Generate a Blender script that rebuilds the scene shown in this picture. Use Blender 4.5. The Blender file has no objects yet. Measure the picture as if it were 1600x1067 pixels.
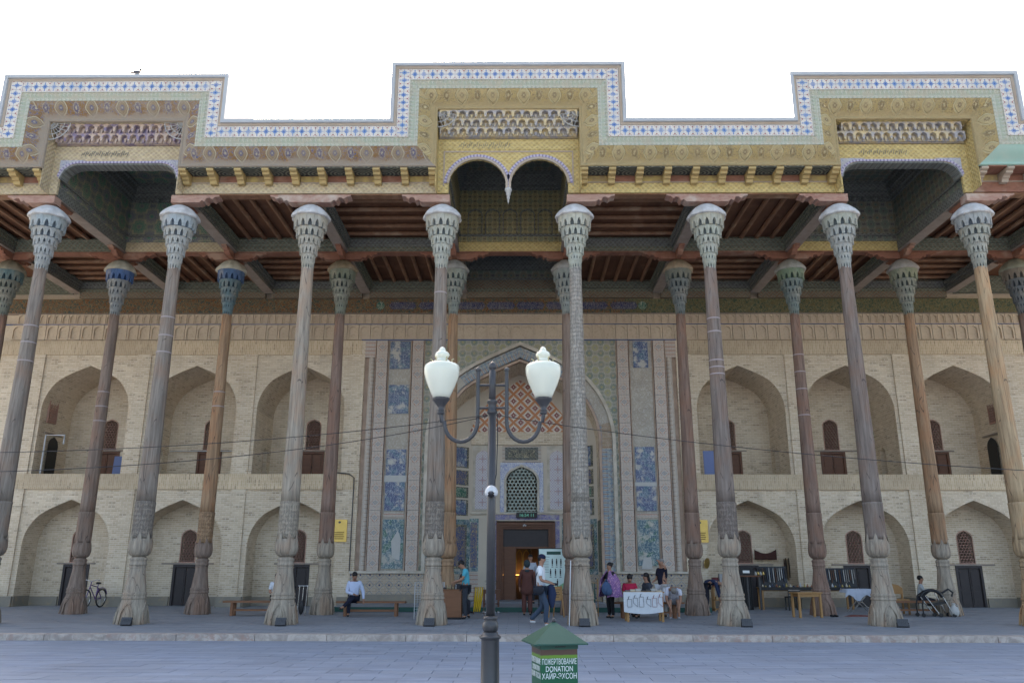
import bpy, bmesh, math, random
from math import sin, cos, pi, radians as rad, sqrt, atan2, floor
from mathutils import Vector, Matrix
random.seed(7)
SC = bpy.context.scene
COL = SC.collection

# ------------------------------------------------------------ camera, world, sun, exposure
CAM = bpy.data.cameras.new('camera'); cam = bpy.data.objects.new('camera', CAM); COL.objects.link(cam)
CAM.sensor_width = 36; CAM.lens = 36*1260.8/1600; CAM.clip_end = 2000; CAM.clip_start = .1
PITCH, YAW, ROLL = .271365, -.0090558, .0016951
_f = Vector((sin(YAW)*cos(PITCH), cos(YAW)*cos(PITCH), sin(PITCH)))
_r = Vector((cos(YAW), -sin(YAW), 0)); _u = _r.cross(_f)
_R = cos(ROLL)*_r + sin(ROLL)*_u; _U = -sin(ROLL)*_r + cos(ROLL)*_u
cam.matrix_world = Matrix(((_R.x, _U.x, -_f.x, .315), (_R.y, _U.y, -_f.y, 0), (_R.z, _U.z, -_f.z, 1.6), (0, 0, 0, 1)))
SC.camera = cam
SUN_EL, SUN_AZ = rad(37), rad(-14)          # sun stands behind the mosque, a little left (azimuth from +Y, clockwise)
W = bpy.data.worlds.new('World'); SC.world = W; W.use_nodes = True
wn = W.node_tree; bg = wn.nodes['Background']; sky = wn.nodes.new('ShaderNodeTexSky')
sky.sky_type = 'NISHITA'; sky.sun_disc = False; sky.sun_elevation = SUN_EL; sky.sun_rotation = SUN_AZ
sky.air_density = .75; sky.dust_density = 4.5; sky.ozone_density = .6
tint = wn.nodes.new('ShaderNodeMix'); tint.data_type = 'RGBA'; tint.blend_type = 'MULTIPLY'; tint.inputs[0].default_value = 1; tint.inputs[7].default_value = (1, .945, .83, 1)   # dusty air, warm white balance
wn.links.new(sky.outputs[0], tint.inputs[6]); wn.links.new(tint.outputs[2], bg.inputs[0]); bg.inputs[1].default_value = .15
sl = bpy.data.lights.new('sun', 'SUN'); sl.energy = 4; sl.angle = rad(.5); sl.color = (1, .95, .86)
sun = bpy.data.objects.new('sun', sl); COL.objects.link(sun)
sd = Vector((sin(SUN_AZ)*cos(SUN_EL), cos(SUN_AZ)*cos(SUN_EL), sin(SUN_EL)))
sun.rotation_euler = sd.to_track_quat('Z', 'Y').to_euler(); sun.location = sd*100
SC.view_settings.view_transform = 'Standard'; SC.view_settings.look = 'None'
SC.view_settings.exposure = 2.45; SC.view_settings.gamma = 1
SC.view_settings.use_curve_mapping = False
SC.cycles.max_bounces = 8; SC.cycles.diffuse_bounces = 5

# ------------------------------------------------------------ node expressions
NT = None
class V:
    def __init__(s, so): s.so = so
    def __add__(a, b): return M('ADD', a, b)
    __radd__ = __add__
    def __sub__(a, b): return M('SUBTRACT', a, b)
    def __rsub__(a, b): return M('SUBTRACT', b, a)
    def __mul__(a, b): return M('MULTIPLY', a, b)
    __rmul__ = __mul__
    def __truediv__(a, b): return M('DIVIDE', a, b)
    def __lt__(a, b): return M('LESS_THAN', a, b)
    def __gt__(a, b): return M('GREATER_THAN', a, b)
def put(inp, x):
    if isinstance(x, V): NT.links.new(x.so, inp)
    elif isinstance(x, tuple) and len(x) == 3 and inp.type == 'RGBA': inp.default_value = (*x, 1)
    else: inp.default_value = x
def M(op, *a):
    n = NT.nodes.new('ShaderNodeMath'); n.operation = op
    for i, x in enumerate(a): put(n.inputs[i], x)
    return V(n.outputs[0])
def fr(x): return M('FRACT', x)
def ab(x): return M('ABSOLUTE', x)
def mn(a, b): return M('MINIMUM', a, b)
def mxm(a, b): return M('MAXIMUM', a, b)
def sn(x): return M('SINE', x)
def cs(x): return M('COSINE', x)
def fl(x): return M('FLOOR', x)
def step(a, x, s=.03):                       # 0 below a, 1 above a
    n = NT.nodes.new('ShaderNodeMapRange'); n.interpolation_type = 'SMOOTHSTEP'
    put(n.inputs[0], x); n.inputs[1].default_value = a-s; n.inputs[2].default_value = a+s
    return V(n.outputs[0])
def mix(f, a, b, mode='MIX'):
    n = NT.nodes.new('ShaderNodeMix'); n.data_type = 'RGBA'; n.blend_type = mode
    put(n.inputs[0], f); put(n.inputs[6], a); put(n.inputs[7], b); return V(n.outputs[2])
def vec(x, y, z=0.):
    n = NT.nodes.new('ShaderNodeCombineXYZ')
    for i, q in enumerate((x, y, z)): put(n.inputs[i], q)
    return V(n.outputs[0])
def uv():
    n = NT.nodes.new('ShaderNodeUVMap'); n.uv_map = 'UVMap'; s = NT.nodes.new('ShaderNodeSeparateXYZ')
    NT.links.new(n.outputs[0], s.inputs[0]); return V(s.outputs[0]), V(s.outputs[1])
def pos():
    n = NT.nodes.new('ShaderNodeNewGeometry'); return V(n.outputs['Position'])
def opos():
    n = NT.nodes.new('ShaderNodeTexCoord'); return V(n.outputs['Object'])
def scalev(v, s):
    n = NT.nodes.new('ShaderNodeVectorMath'); n.operation = 'MULTIPLY'; put(n.inputs[0], v); n.inputs[1].default_value = s
    return V(n.outputs[0])
def noise(v, sc, det=3, rough=.55, out=0, dist=0.):
    n = NT.nodes.new('ShaderNodeTexNoise'); put(n.inputs['Vector'], v); n.inputs['Scale'].default_value = sc
    n.inputs['Detail'].default_value = det; n.inputs['Roughness'].default_value = rough; n.inputs['Distortion'].default_value = dist
    return V(n.outputs[out])
def voro(v, sc, feat='F1', out='Distance'):
    n = NT.nodes.new('ShaderNodeTexVoronoi'); n.feature = feat; put(n.inputs['Vector'], v); n.inputs['Scale'].default_value = sc
    return V(n.outputs[out])
def island():
    n = NT.nodes.new('ShaderNodeNewGeometry'); return V(n.outputs['Random Per Island'])
def orand():
    n = NT.nodes.new('ShaderNodeObjectInfo'); return V(n.outputs['Random'])
def ocol():
    n = NT.nodes.new('ShaderNodeObjectInfo'); return V(n.outputs['Color'])
def gray(x): return vec(x, x, x)
def bricktex(v, c1, c2, m, w, h, ms, off=.5):
    n = NT.nodes.new('ShaderNodeTexBrick'); put(n.inputs['Vector'], v)
    put(n.inputs['Color1'], c1); put(n.inputs['Color2'], c2); put(n.inputs['Mortar'], m)
    n.inputs['Scale'].default_value = 1; n.inputs['Mortar Size'].default_value = ms; n.inputs['Mortar Smooth'].default_value = .3
    n.inputs['Brick Width'].default_value = w; n.inputs['Row Height'].default_value = h; n.offset = off
    return V(n.outputs[0]), V(n.outputs[1])
MATS = {}
def mat(name, fn, rough=.85, bump=.3, dist=.01, metal=0., spec=.3, emit=0.):
    """fn() -> colour or (colour, height)"""
    global NT
    m = bpy.data.materials.new(name); m.use_nodes = True; NT = m.node_tree
    b = NT.nodes['Principled BSDF']; b.inputs['Roughness'].default_value = rough; b.inputs['Metallic'].default_value = metal
    b.inputs['Specular IOR Level'].default_value = spec
    r = fn() if callable(fn) else fn
    c, h = r if isinstance(r, tuple) and len(r) == 2 else (r, None)
    put(b.inputs['Base Color'], c)
    if emit: put(b.inputs['Emission Color'], c); b.inputs['Emission Strength'].default_value = emit
    if h is not None:
        n = NT.nodes.new('ShaderNodeBump'); n.inputs['Strength'].default_value = bump; n.inputs['Distance'].default_value = dist
        put(n.inputs['Height'], h); NT.links.new(n.outputs[0], b.inputs['Normal'])
    MATS[name] = m; return m

# ---- masonry
def f_brick(soldier=False, tint=(1, 1, 1)):
    def f():
        u, v = uv()
        if soldier: u, v = v, u
        P = vec(u, v)
        wob = noise(P, 1.7, 2)*.02
        c, mo = bricktex(vec(u+wob, v+wob*.4), (.63, .525, .385), (.52, .42, .30), (.70, .63, .51), .245, .075, .009)
        cell = NT.nodes.new('ShaderNodeTexWhiteNoise'); cell.noise_dimensions = '2D'
        put(cell.inputs['Vector'], vec(fl(u/.245+fl(v/.075)*.5), fl(v/.075)))
        cr = V(cell.outputs[0])
        c = mix(step(.94, cr, .02)*(1-mo)*.38, c, (.17, .125, .09))
        c = mix((1-step(.14, cr, .03))*(1-mo)*.5, c, (.72, .63, .50))
        big = noise(P, .35, 5); c = mix(step(.48, big, .15)*.55, c, mix(1., c, (.80, .76, .72), 'MULTIPLY')); pt = noise(P, .8, 3); c = mix(step(.58, pt, .03)*.35, c, mix(1., c, (1.12, 1.12, 1.12), 'MULTIPLY'))
        dmp = noise(vec(u*.7, v*.12), 1., 4); c = mix((1-step(1.1, v+dmp*1.2, .5))*.35, c, (.34, .29, .23))
        st = noise(vec(u*.9, v*.25), 1.3, 5); c = mix(step(.62, st, .1)*.3, c, (.30, .24, .18))
        c = mix(1., c, tint, 'MULTIPLY')
        return c, (1-mo)*.7+noise(P, 30, 2)*.4
    return f
mat('brick', f_brick(), .9, .5, .012)
mat('brick_soldier', f_brick(True, (1.0, .96, .88)), .9, .4, .01)
def f_stucco():
    p = pos(); u, v = uv()
    n1 = noise(p, 2.2, 6, .6); n2 = noise(p, 14, 4)
    c = mix(n1, (.63, .525, .39), (.49, .395, .285)); c = mix(step(.6, n2, .1)*.35, c, (.30, .21, .14))
    c = mix(orand()*.2, c, (.55, .46, .36)); return c, n2
mat('stucco', f_stucco, .9, .3, .01)
def f_plaster():
    p = pos(); n1 = noise(p, 3, 7, .62); n2 = noise(p, 20, 4)
    c = mix(n1, (.5, .46, .39), (.3, .26, .21)); c = mix(step(.58, n2, .06)*.4, c, (.6, .58, .54)); return c, n1+n2*.4
mat('plaster', f_plaster, .95, .8, .05)
def f_stone():
    p = pos(); n1 = noise(p, 1.4, 6, .6); n2 = noise(p, 18, 3)
    c = mix(n1, (.30, .26, .20), (.17, .16, .14)); c = mix(step(.6, noise(p, 4, 5), .08)*.5, c, (.36, .27, .16)); return c, n2
mat('plinth_stone', f_stone, .85, .4, .02)
def f_marble(c1, c2, sp, k=1.):
    def f():
        u, v = uv(); p = pos()
        w = noise(scalev(p, (.45, 2.6, 2)), 1.6*k, 6, .62, dist=.8)
        c = mix(step(.5, w, .2), c1, c2); r = M('ADD', island(), orand())*.5
        c = mix(M('MULTIPLY', r, .6), c, sp); c = mix(step(.7, r, .05)*.3, c, c2); c = mix(step(.62, noise(p, .6, 4), .12)*.25, c, (.13, .13, .14))
        return c, noise(p, 25, 3)
    return f
mat('plaza_marble', f_marble((.25, .29, .38), (.155, .18, .235), (.32, .34, .375)), .62, .12, .01, spec=.35)
mat('podium_marble', f_marble((.24, .26, .29), (.16, .175, .20), (.30, .30, .31)), .6, .12, .01, spec=.35)
def f_kerb():
    p = pos(); w = noise(p, 3.2, 7, .65, dist=1.2); r = orand()
    c = mix(step(.5, w, .15), (.50, .43, .375), (.30, .255, .225)); c = mix(step(.56, noise(p, 9, 6), .08)*r*.8, c, (.34, .22, .18)); return c, noise(p, 30, 3)
mat('kerb_stone', f_kerb, .7, .2, .01)
mat('joint', (.10, .095, .09), .95)
mat('mortar', (.14, .13, .12), .95)
def f_ground():
    p = pos(); n = noise(p, .08, 5); return mix(n, (.34, .31, .27), (.24, .22, .19))
mat('ground', f_ground, .95)
# ---- timber
def f_shaft():
    o = opos(); g = noise(scalev(o, (9, 9, .55)), 1.6, 8, .65); g2 = noise(scalev(o, (30, 30, 1.2)), 2, 4)
    c = ocol(); lo = mix(1., c, (.66, .63, .61), 'MULTIPLY'); hi = mix(1., c, (1.28, 1.25, 1.2), 'MULTIPLY')
    c = mix(step(.5, g, .22), lo, hi)
    bl = noise(scalev(o, (1.3, 1.3, .6)), 1.4, 5); c = mix(step(.56, bl, .12)*.5, c, mix(1., ocol(), (1.2, .82, .6), 'MULTIPLY'))
    cr = voro(scalev(o, (7, 7, .5)), 1.2, 'DISTANCE_TO_EDGE'); c = mix((1-step(.012, cr, .012))*step(.45, bl, .1)*.8, c, (.05, .04, .035))
    return c, g*.7+g2*.5
mat('old_wood', f_shaft, .85, .75, .02)
def f_carved():
    u, v = uv(); o = opos(); g = noise(scalev(o, (9, 9, .8)), 1.6, 7, .65)
    w_ = noise(vec(u*2, v), 9, 2, dist=1.5); b = sn(u*44+v*26)*sn(u*44-v*26)*.6+sn(u*120)*sn(v*80)*.25
    h = step(.1, b*.7+(w_-.5)*3.2, .3); c = ocol(); c = mix(h*.6, mix(1., c, (1.35, 1.33, 1.28), 'MULTIPLY'), mix(1., c, (.62, .6, .6), 'MULTIPLY'))
    c = mix(step(.5, g, .2)*.4, c, mix(1., ocol(), (.6, .55, .5), 'MULTIPLY')); return c, 1-h+g*.4
mat('carved_wood', f_carved, .85, .9, .03)
def f_dark(c1, c2, c3):
    def f():
        p = pos(); o = opos(); g = noise(scalev(p, (3, .9, 9)), 1.8, 7, .65); r = orand(); k = noise(p, 1.1, 4)
        c = mix(step(.5, g, .25), c1, c2); c = mix(step(.62, k, .1)*.8, c, c3); c = mix(r*.35, c, c1); return c, g
    return f
mat('ceiling_wood', f_dark((.15, .066, .033), (.095, .038, .02), (.22, .11, .06)), .7, .4, .01)
mat('joist_wood', f_dark((.26, .14, .078), (.16, .078, .043), (.36, .25, .16)), .75, .4, .01)
mat('red_board', f_dark((.27, .125, .08), (.18, .08, .05), (.36, .26, .19)), .8, .4, .01)
mat('bolster_wood', f_dark((.40, .27, .21), (.27, .13, .095), (.50, .44, .37)), .85, .5, .02)
def f_tan():
    o = opos(); g = noise(scalev(o, (6, 6, 1)), 2, 6, .6); return mix(g, (.42, .24, .09), (.25, .13, .05)), g
mat('table_wood', f_tan, .5, .2, .01)
def f_brn():
    o = opos(); g = noise(scalev(o, (1, 7, 7)), 2, 6, .6); return mix(g, (.17, .075, .04), (.08, .035, .02)), g
mat('brown_wood', f_brn, .5, .2, .01)
# ---- painted timber
def f_beam(ca, cb, cl):
    def f():
        u, v = uv(); P = vec(u, v)
        a = sn(u*42)*sn(v*42); z = ab(fr(u*3.4)-.5)-ab(fr(v*5)-.5); n = noise(P, 5, 5)
        c = mix(step(.1, a, .3)*.6, ca, cb); c = mix((1-step(.06, ab(z), .03))*.5, c, cl)
        ed = step(.06, ab(fr(v*7.)-.5), .03); c = mix((1-ed)*.5, c, cl)
        c = mix(step(.5, n, .2)*.5, c, mix(1., c, (.68, .64, .6), 'MULTIPLY')); return c, a+ed*.4
    return f
mat('carved_beam', f_beam((.50, .41, .27), (.33, .26, .18), (.55, .45, .24)), .85, .6, .015)
mat('carved_beam_yellow', f_beam((.54, .41, .16), (.35, .26, .12), (.60, .49, .24)), .85, .6, .015)
mat('dark_beam', f_beam((.17, .18, .165), (.09, .075, .065), (.25, .26, .22)), .85, .5, .015)
mat('green_beam', f_beam((.14, .17, .13), (.13, .085, .06), (.28, .27, .20)), .85, .5, .015)
def f_cove(base, ground, line, blue, worn, k=1.):
    def f():
        u, v = uv(); P = vec(u, v); W_ = .92; wv = noise(P, 3, 2)*.05
        cu = fr(u/W_)-.5+wv-.025; cv = (v-.22)/W_
        th = M('ARCTAN2', cv, cu); r = M('SQRT', cu*cu*1.9+cv*cv*.95)
        rr = r*.55+(ab(cu)*1.15+ab(cv)*.82)*.45+cs(th*10)*.012+ab(sn(th*5))*.02
        n = noise(P, 15, 4, .6, dist=1.6); n2 = noise(P, 24, 2, dist=1.)
        c = mix(step(.56, n, .05)*k, base, blue); c = mix((1-step(.02, ab(n-.56), .012))*.5, c, line)
        med = mix(step(.58, n2, .05)*.45, ground, mix(.5, ground, base))
        c = mix(step(.27, rr, .01), med, c); c = mix((1-step(.022, ab(rr-.27), .012))*.9, c, line)
        c = mix((1-step(.014, ab(rr-.19), .008))*.7, c, mix(.5, base, line))
        q = rr+cs(th*8)*.02; c = mix((1-step(.10, q, .015))*.8, c, blue); c = mix((1-step(.045, q, .012))*.8, c, line)
        f2 = fr(u/W_+.5)-.5+wv-.025; r2 = M('SQRT', f2*f2*3.2+cv*cv)+(n-.5)*.3
        c = mix((1-step(.16, r2, .03))*k*.65, c, blue); c = mix((1-step(.02, ab(r2-.16), .012))*.6, c, line); c = mix((1-step(.05, r2, .02))*.8*k, c, line)
        w = noise(P, 1.5, 7, .72); c = mix(step(.20, cv+(w-.5)*.5, .07)*.85, c, worn)
        c = mix(step(.53, w, .1)*.5, c, worn)
        return c, (1-step(.03, ab(rr-.27), .02))+(1-step(.03, ab(r2-.16), .02))*.6+step(.5, n, .1)*.4
    return f
mat('cove_blue', f_cove((.23, .13, .05), (.25, .19, .12), (.44, .39, .27), (.08, .09, .19), (.31, .26, .20)), .85, .6, .03)
mat('cove_yellow', f_cove((.44, .325, .135), (.46, .365, .19), (.56, .47, .27), (.20, .14, .08), (.43, .33, .17), .9), .85, .9, .04)
def f_green():
    u, v = uv(); P = vec(u, v); z = fr(u*8+sn(v*60)*.1); n = noise(P, 3, 6)
    tri = ab(z-.5)*2-fr(v*4.6); c = mix(step(0, tri, .1), (.34, .37, .28), (.43, .43, .35)); c = mix(step(.52, n, .1)*.6, c, (.42, .37, .28))
    return c, step(0, tri, .2)
mat('green_moulding', f_green, .8, .7, .02)
mat('green_board', lambda: (mix(noise(pos(), 3, 5), (.22, .40, .33), (.38, .44, .36)), None)[0], .8)
def f_tile():
    u, v = uv(); r = M('SQRT', u*u*1.5+v*v*1.); th = M('ARCTAN2', v, u*1.2); k = orand()
    c = mix(k, (.60, .545, .465), (.50, .455, .395))
    pet = r-cs(th*8)*.016-cs(th*4)*.012
    c = mix(1-step(.082, pet, .006), c, mix(k, (.07, .135, .30), (.10, .19, .34))); c = mix((1-step(.007, ab(pet-.056), .004))*.5, c, (.35, .45, .62))
    c = mix(1-step(.022, r, .005), c, (.03, .06, .25))
    st = ab(ab(u)-.105)+ab(v)*1.6; c = mix(1-step(.02, st, .004), c, (.10, .17, .36)); st = ab(ab(v)-.125)+ab(u)*1.3; c = mix(1-step(.03, st, .004), c, (.10, .17, .36))
    au = ab(ab(u)-.13); av = ab(ab(v)-.115); d = M('SQRT', au*au+av*av); c = mix(1-step(.024, d, .005), c, (.30, .08, .05))
    au = ab(ab(u)-.085); av = ab(ab(v)-.15); d = M('SQRT', au*au+av*av); c = mix(1-step(.012, d, .004), c, (.30, .08, .05))
    w = noise(pos(), 5, 5); c = mix(step(.57, w, .1)*.35, c, (.60, .56, .52)); return c, w
mat('flower_tile', f_tile, .45, .15, .01, spec=.4)
mat('pale_board', lambda: (mix(noise(pos(), 2, 5), (.44, .38, .31), (.30, .22, .15)), noise(pos(), 9, 3)), .85)
mat('white_metal', lambda: mix(noise(pos(), 1.5, 4), (.44, .45, .45), (.34, .35, .355)), .5)
mat('blue_stripe', (.12, .17, .35), .6)
mat('soffit_painted', lambda: (lambda u, v: (mix(1-step(.02, ab(fr(M('SQRT', (fr(u*1.5)-.5)*(fr(u*1.5)-.5)+(fr(v*2)-.5)*(fr(v*2)-.5))*6)-.5)-.2, .1), (.05, .05, .045), (.17, .17, .12)), None)[0])(*uv()), .9)
def f_girih(bgc, line, a, b, per=.5, wear=.3):
    def f():
        u, v = uv(); P = vec(u, v)
        def star(u_, v_):
            x = fr(u_/per)-.5; y = fr(v_/per)-.5; r = M('SQRT', x*x+y*y); th = M('ARCTAN2', y, x); return r, th
        r, th = star(u, v); r2, th2 = star(u+per/2, v+per/2)
        s1 = r+cs(th*10)*.035; s2 = r2+cs(th2*10)*.035
        c = mix(1-step(.30, s1, .01), bgc, a); c = mix(1-step(.30, s2, .01), c, b)
        c = mix(1-step(.11, s1, .01), c, bgc); c = mix(1-step(.11, s2, .01), c, a)
        for s in (s1, s2):
            for q in (.11, .22, .30, .37): c = mix(1-step(.013, ab(s-q), .008), c, line)
        w = noise(P, 2.3, 7, .7); c = mix(step(.55, w, .1)*wear, c, (.36, .31, .24)); return c, w
    return f
mat('girih_green', f_girih((.26, .26, .21), (.46, .43, .36), (.29, .28, .12), (.11, .16, .13), .46, .6), .6, .2, .01)
mat('girih_gold', f_girih((.11, .095, .06), (.44, .37, .17), (.17, .14, .07), (.10, .12, .09), .36, .1), .6, .4, .01)
mat('girih_dark', f_girih((.10, .10, .09), (.27, .27, .20), (.08, .12, .10), (.14, .11, .07), .5, .1), .7, .4, .01)
mat('girih_dark_green', f_girih((.13, .14, .13), (.32, .30, .18), (.06, .16, .12), (.10, .11, .15), .8, .1), .7, .4, .01)
def f_mosaic(c0, cols, per=.11, red=(.33, .10, .07)):
    def f():
        u0, v0 = uv(); P = vec(u0, v0); wb = noise(P, 9, 2); u = u0+(wb-.5)*.03; v = v0+(noise(P, 8, 2)-.5)*.03
        d = ab(fr(u/per)-.5)+ab(fr(v/per)-.5); big_n = noise(P, 1.1, 4)
        c = mix(step(.5, big_n, .25)*.5, c0, mix(.5, c0, (.50, .44, .38)))
        c = mix(step(.5, d, .07)*.6, c, mix(.5, c0, cols[0])); cross = mn(ab(fr(u/per)-.5), ab(fr(v/per)-.5))
        c = mix((1-step(.07, cross, .04))*.6, c, cols[1]); spk = noise(P, 42, 2); c = mix(step(.62, spk, .04)*.7, c, cols[0]); c = mix(1-step(.36, spk, .04), c, (.62, .55, .47))
        y = fr(v/.55)-.5; x_ = ab(u); big = ab(x_*1.7+ab(y)*.9-.3); c = mix((1-step(.03, big, .015))*step(.5, noise(P, 20, 1), .05)*.75, c, red)
        ed = step(.2, x_, .01)*step(.42, ab(fr(v/.16)-.5), .03); c = mix(ed*.8, c, red)
        x2 = ab(x_*1.6+ab(y)*1.2-.13); c = mix((1-step(.03, x2, .012))*.8, c, cols[0]); x3 = x_*1.6+ab(y)*1.2; c = mix((1-step(.035, x3, .01))*.8, c, (.10, .10, .16))
        w = noise(P, 4, 6, .7); c = mix(step(.56, w, .08)*.45, c, (.46, .37, .29)); rows = step(.42, ab(fr(v0/.07)-.5), .05)
        c = mix(rows*.35, c, (.36, .29, .23)); return c, w-rows*.5-step(.62, spk, .05)*.4
    return f
mat('mosaic_rose', f_mosaic((.60, .475, .37), [(.13, .22, .28), (.40, .37, .35)]), .7, .4, .015)
mat('mosaic_teal', f_mosaic((.16, .25, .28), [(.48, .44, .36), (.06, .10, .24)], .16, (.30, .10, .05)), .5, .3, .01)
mat('mosaic_orange', f_mosaic((.40, .28, .14), [(.12, .14, .20), (.14, .14, .12)], .1, (.25, .12, .05)), .5, .3, .01)
mat('mosaic_pale', f_mosaic((.52, .46, .375), [(.28, .27, .29), (.42, .37, .32)], .16, (.34, .24, .18)), .75, .4, .015)
def f_script(ground, line, ground2, fine=9, worn=.35):
    def f():
        u, v = uv(); P = vec(u, v)
        n = noise(vec(u*1.5, v), fine, 3, .5, dist=1.1); n2 = noise(P, fine*1.7, 2, dist=.5)
        c = mix(step(.55, noise(P, 3, 3), .05), ground, ground2)
        c = mix(1-step(.022, ab(n-.5), .012), c, line); c = mix((1-step(.02, ab(n2-.5), .012))*.5, c, mix(.5, ground2, line))
        g = mn(ab(fr(u/.32)-.5), ab(fr(v/.4)-.5)); c = mix((1-step(.02, g, .01))*.35, c, line)
        w = noise(P, 2.1, 7, .7); c = mix(step(.56, w, .05)*worn, c, (.45, .42, .36)); return c, w
    return f
mat('blue_script', f_script((.035, .05, .15), (.33, .38, .42), (.05, .11, .17), 9, .9), .35, .2, .01, spec=.5)
mat('blue_script_worn', f_script((.05, .07, .15), (.32, .35, .38), (.08, .14, .18), 9, 1.), .4, .4, .015, spec=.5)
mat('teal_floral', f_script((.04, .10, .15), (.38, .44, .40), (.04, .12, .09), 7, .8), .35, .2, .01, spec=.5)
mat('violet_tile', f_script((.13, .12, .30), (.40, .36, .33), (.20, .17, .26), 8, .5), .4, .2, .01)
mat('green_script', f_script((.03, .12, .08), (.46, .46, .36), (.03, .10, .07), 7, .1), .4, .2, .01)
mat('gold_script', f_script((.04, .06, .18), (.45, .33, .10), (.05, .08, .18), 11, .05), .5, .2, .01)
mat('cartouche', f_script((.012, .016, .085), (.30, .30, .27), (.03, .02, .06), 13, .1), .5)
mat('dark_script', f_script((.06, .065, .06), (.44, .38, .24), (.07, .08, .075), 7, .05), .5, .2, .01)
mat('blue_floral', f_script((.58, .58, .58), (.07, .13, .42), (.50, .50, .54), 9, .1), .4, .2, .01)
def f_frieze():
    u, v = uv(); P = vec(u, v); x = fr(u/.62)-.5; y = (v-11.7)/.62
    r = M('SQRT', x*x+y*y); th = M('ARCTAN2', y, x); s = r+cs(th*6)*.03
    n = noise(P, 12, 3, dist=1.4)
    c = mix(step(.5, n, .03), (.16, .07, .03), (.05, .07, .06)); c = mix(1-step(.02, ab(n-.5), .01), c, (.30, .24, .12))
    c = mix(1-step(.26, s, .01), c, (.04, .05, .09)); c = mix(1-step(.02, ab(s-.26), .01), c, (.34, .22, .09)); c = mix(1-step(.09, s, .01), c, (.26, .10, .04))
    return c, n
mat('painted_frieze', f_frieze, .8, .3, .01)
def f_frieze2():
    u, v = uv(); P = vec(u, v); n = noise(P, 11, 3, dist=1.2); x = fr(u/.5)-.5; y = (v-11.7)/.5
    s = M('SQRT', x*x+y*y)+cs(M('ARCTAN2', y, x)*8)*.03
    c = mix(step(.5, n, .04), (.06, .08, .05), (.13, .11, .05)); c = mix(1-step(.02, ab(n-.5), .01), c, (.24, .22, .12)); c = mix((1-step(.03, ab(s-.25), .01)), c, (.22, .20, .11)); return c, n
mat('painted_frieze_olive', f_frieze2, .8, .3, .01)
def f_strap():
    u, v = uv(); z = ab(fr(u*3.6)-.5)*2-fr(v*7); n = noise(vec(u, v), 2, 4)
    c = mix(step(0., sn(u*40)*sn(v*45), .2), (.17, .09, .055), (.11, .13, .10)); c = mix(step(.5, n, .2)*.6, c, (.20, .17, .12)); c = mix(1-step(.06, ab(z), .04), c, (.26, .22, .15)); return c, n
mat('ceiling_strap', f_strap, .8, .4, .01)
def f_diamond():
    u, v = uv(); q = .05; i = fl(u/q); j = fl(v/q); P_ = 12.
    d = ab(M('FLOORED_MODULO', i, P_)-6)+ab(M('FLOORED_MODULO', j, P_)-6)
    c = mix(d > 5.5, (.70, .64, .55), (.62, .56, .48)); c = mix((d > 4.5)*(d < 7.5), c, (.52, .19, .06))
    c = mix(d < 2.5, c, (.24, .045, .045)); c = mix(d < .5, c, (.6, .52, .42)); c = mix(d > 9.5, c, (.26, .05, .05)); c = mix(d > 11.5, c, (.6, .52, .42))
    g = mn(ab(fr(u/q)-.5), 1.); j2 = mxm(ab(fr(u/q)-.5), ab(fr(v/q)-.5)); c = mix(step(.46, j2, .03)*.5, c, (.42, .36, .30))
    return mix(.25*noise(vec(u, v), 5, 4), c, (.3, .25, .2)), 1-step(.46, j2, .03)
mat('diamond_mosaic', f_diamond, .6, .3, .01)
def f_cross():
    u, v = uv(); x = ab(fr(u/.44)-.5); y = ab(fr(v/.44+.5)-.5); d = ab(fr((u+v)/.11)-.5); e = ab(fr((u-v)/.11)-.5)
    c = mix(step(.25, mn(d, e), .06), (.55, .52, .52), (.30, .27, .40)); cr = mn(x, y); rr = mxm(x, y)
    c = mix((1-step(.04, cr, .015))*(1-step(.36, rr, .02)), c, (.33, .20, .22)); return mix(.3*noise(vec(u, v), 3, 5), c, (.5, .45, .38))
mat('cross_tile', f_cross, .5)
def f_dado():
    u, v = uv(); c, mo = bricktex(vec(u, v), (.42, .34, .25), (.34, .27, .20), (.48, .42, .35), .22, .06, .007)
    x = fr(u/.36)-.5; y = fr(v/.36+.3)-.5; r = M('SQRT', x*x+y*y); c = mix(1-step(.09, r, .02), c, (.05, .06, .13)); k = ab(ab(x)+ab(y)-.42); c = mix((1-step(.05, k, .02))*.6, c, (.13, .20, .26))
    return c, 1-mo
mat('dado_mosaic', f_dado, .8, .3, .01)
mat('white_rib', lambda: (mix(step(.5, noise(pos(), 2.5, 6), .2), (.56, .51, .43), (.40, .35, .28)), noise(pos(), 12, 3)), .8)
mat('pale_wall', lambda: mix(noise(pos(), 2, 5), (.60, .53, .43), (.48, .42, .34)), .9)
mat('interior_wall', lambda: mix(noise(pos(), 2, 5), (.22, .17, .12), (.15, .12, .09)), .9)
mat('salmon_moulding', lambda: (mix(step(.5, noise(pos(), 3, 6), .2), (.46, .34, .26), (.34, .25, .19)), noise(pos(), 14, 3)), .85)
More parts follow.
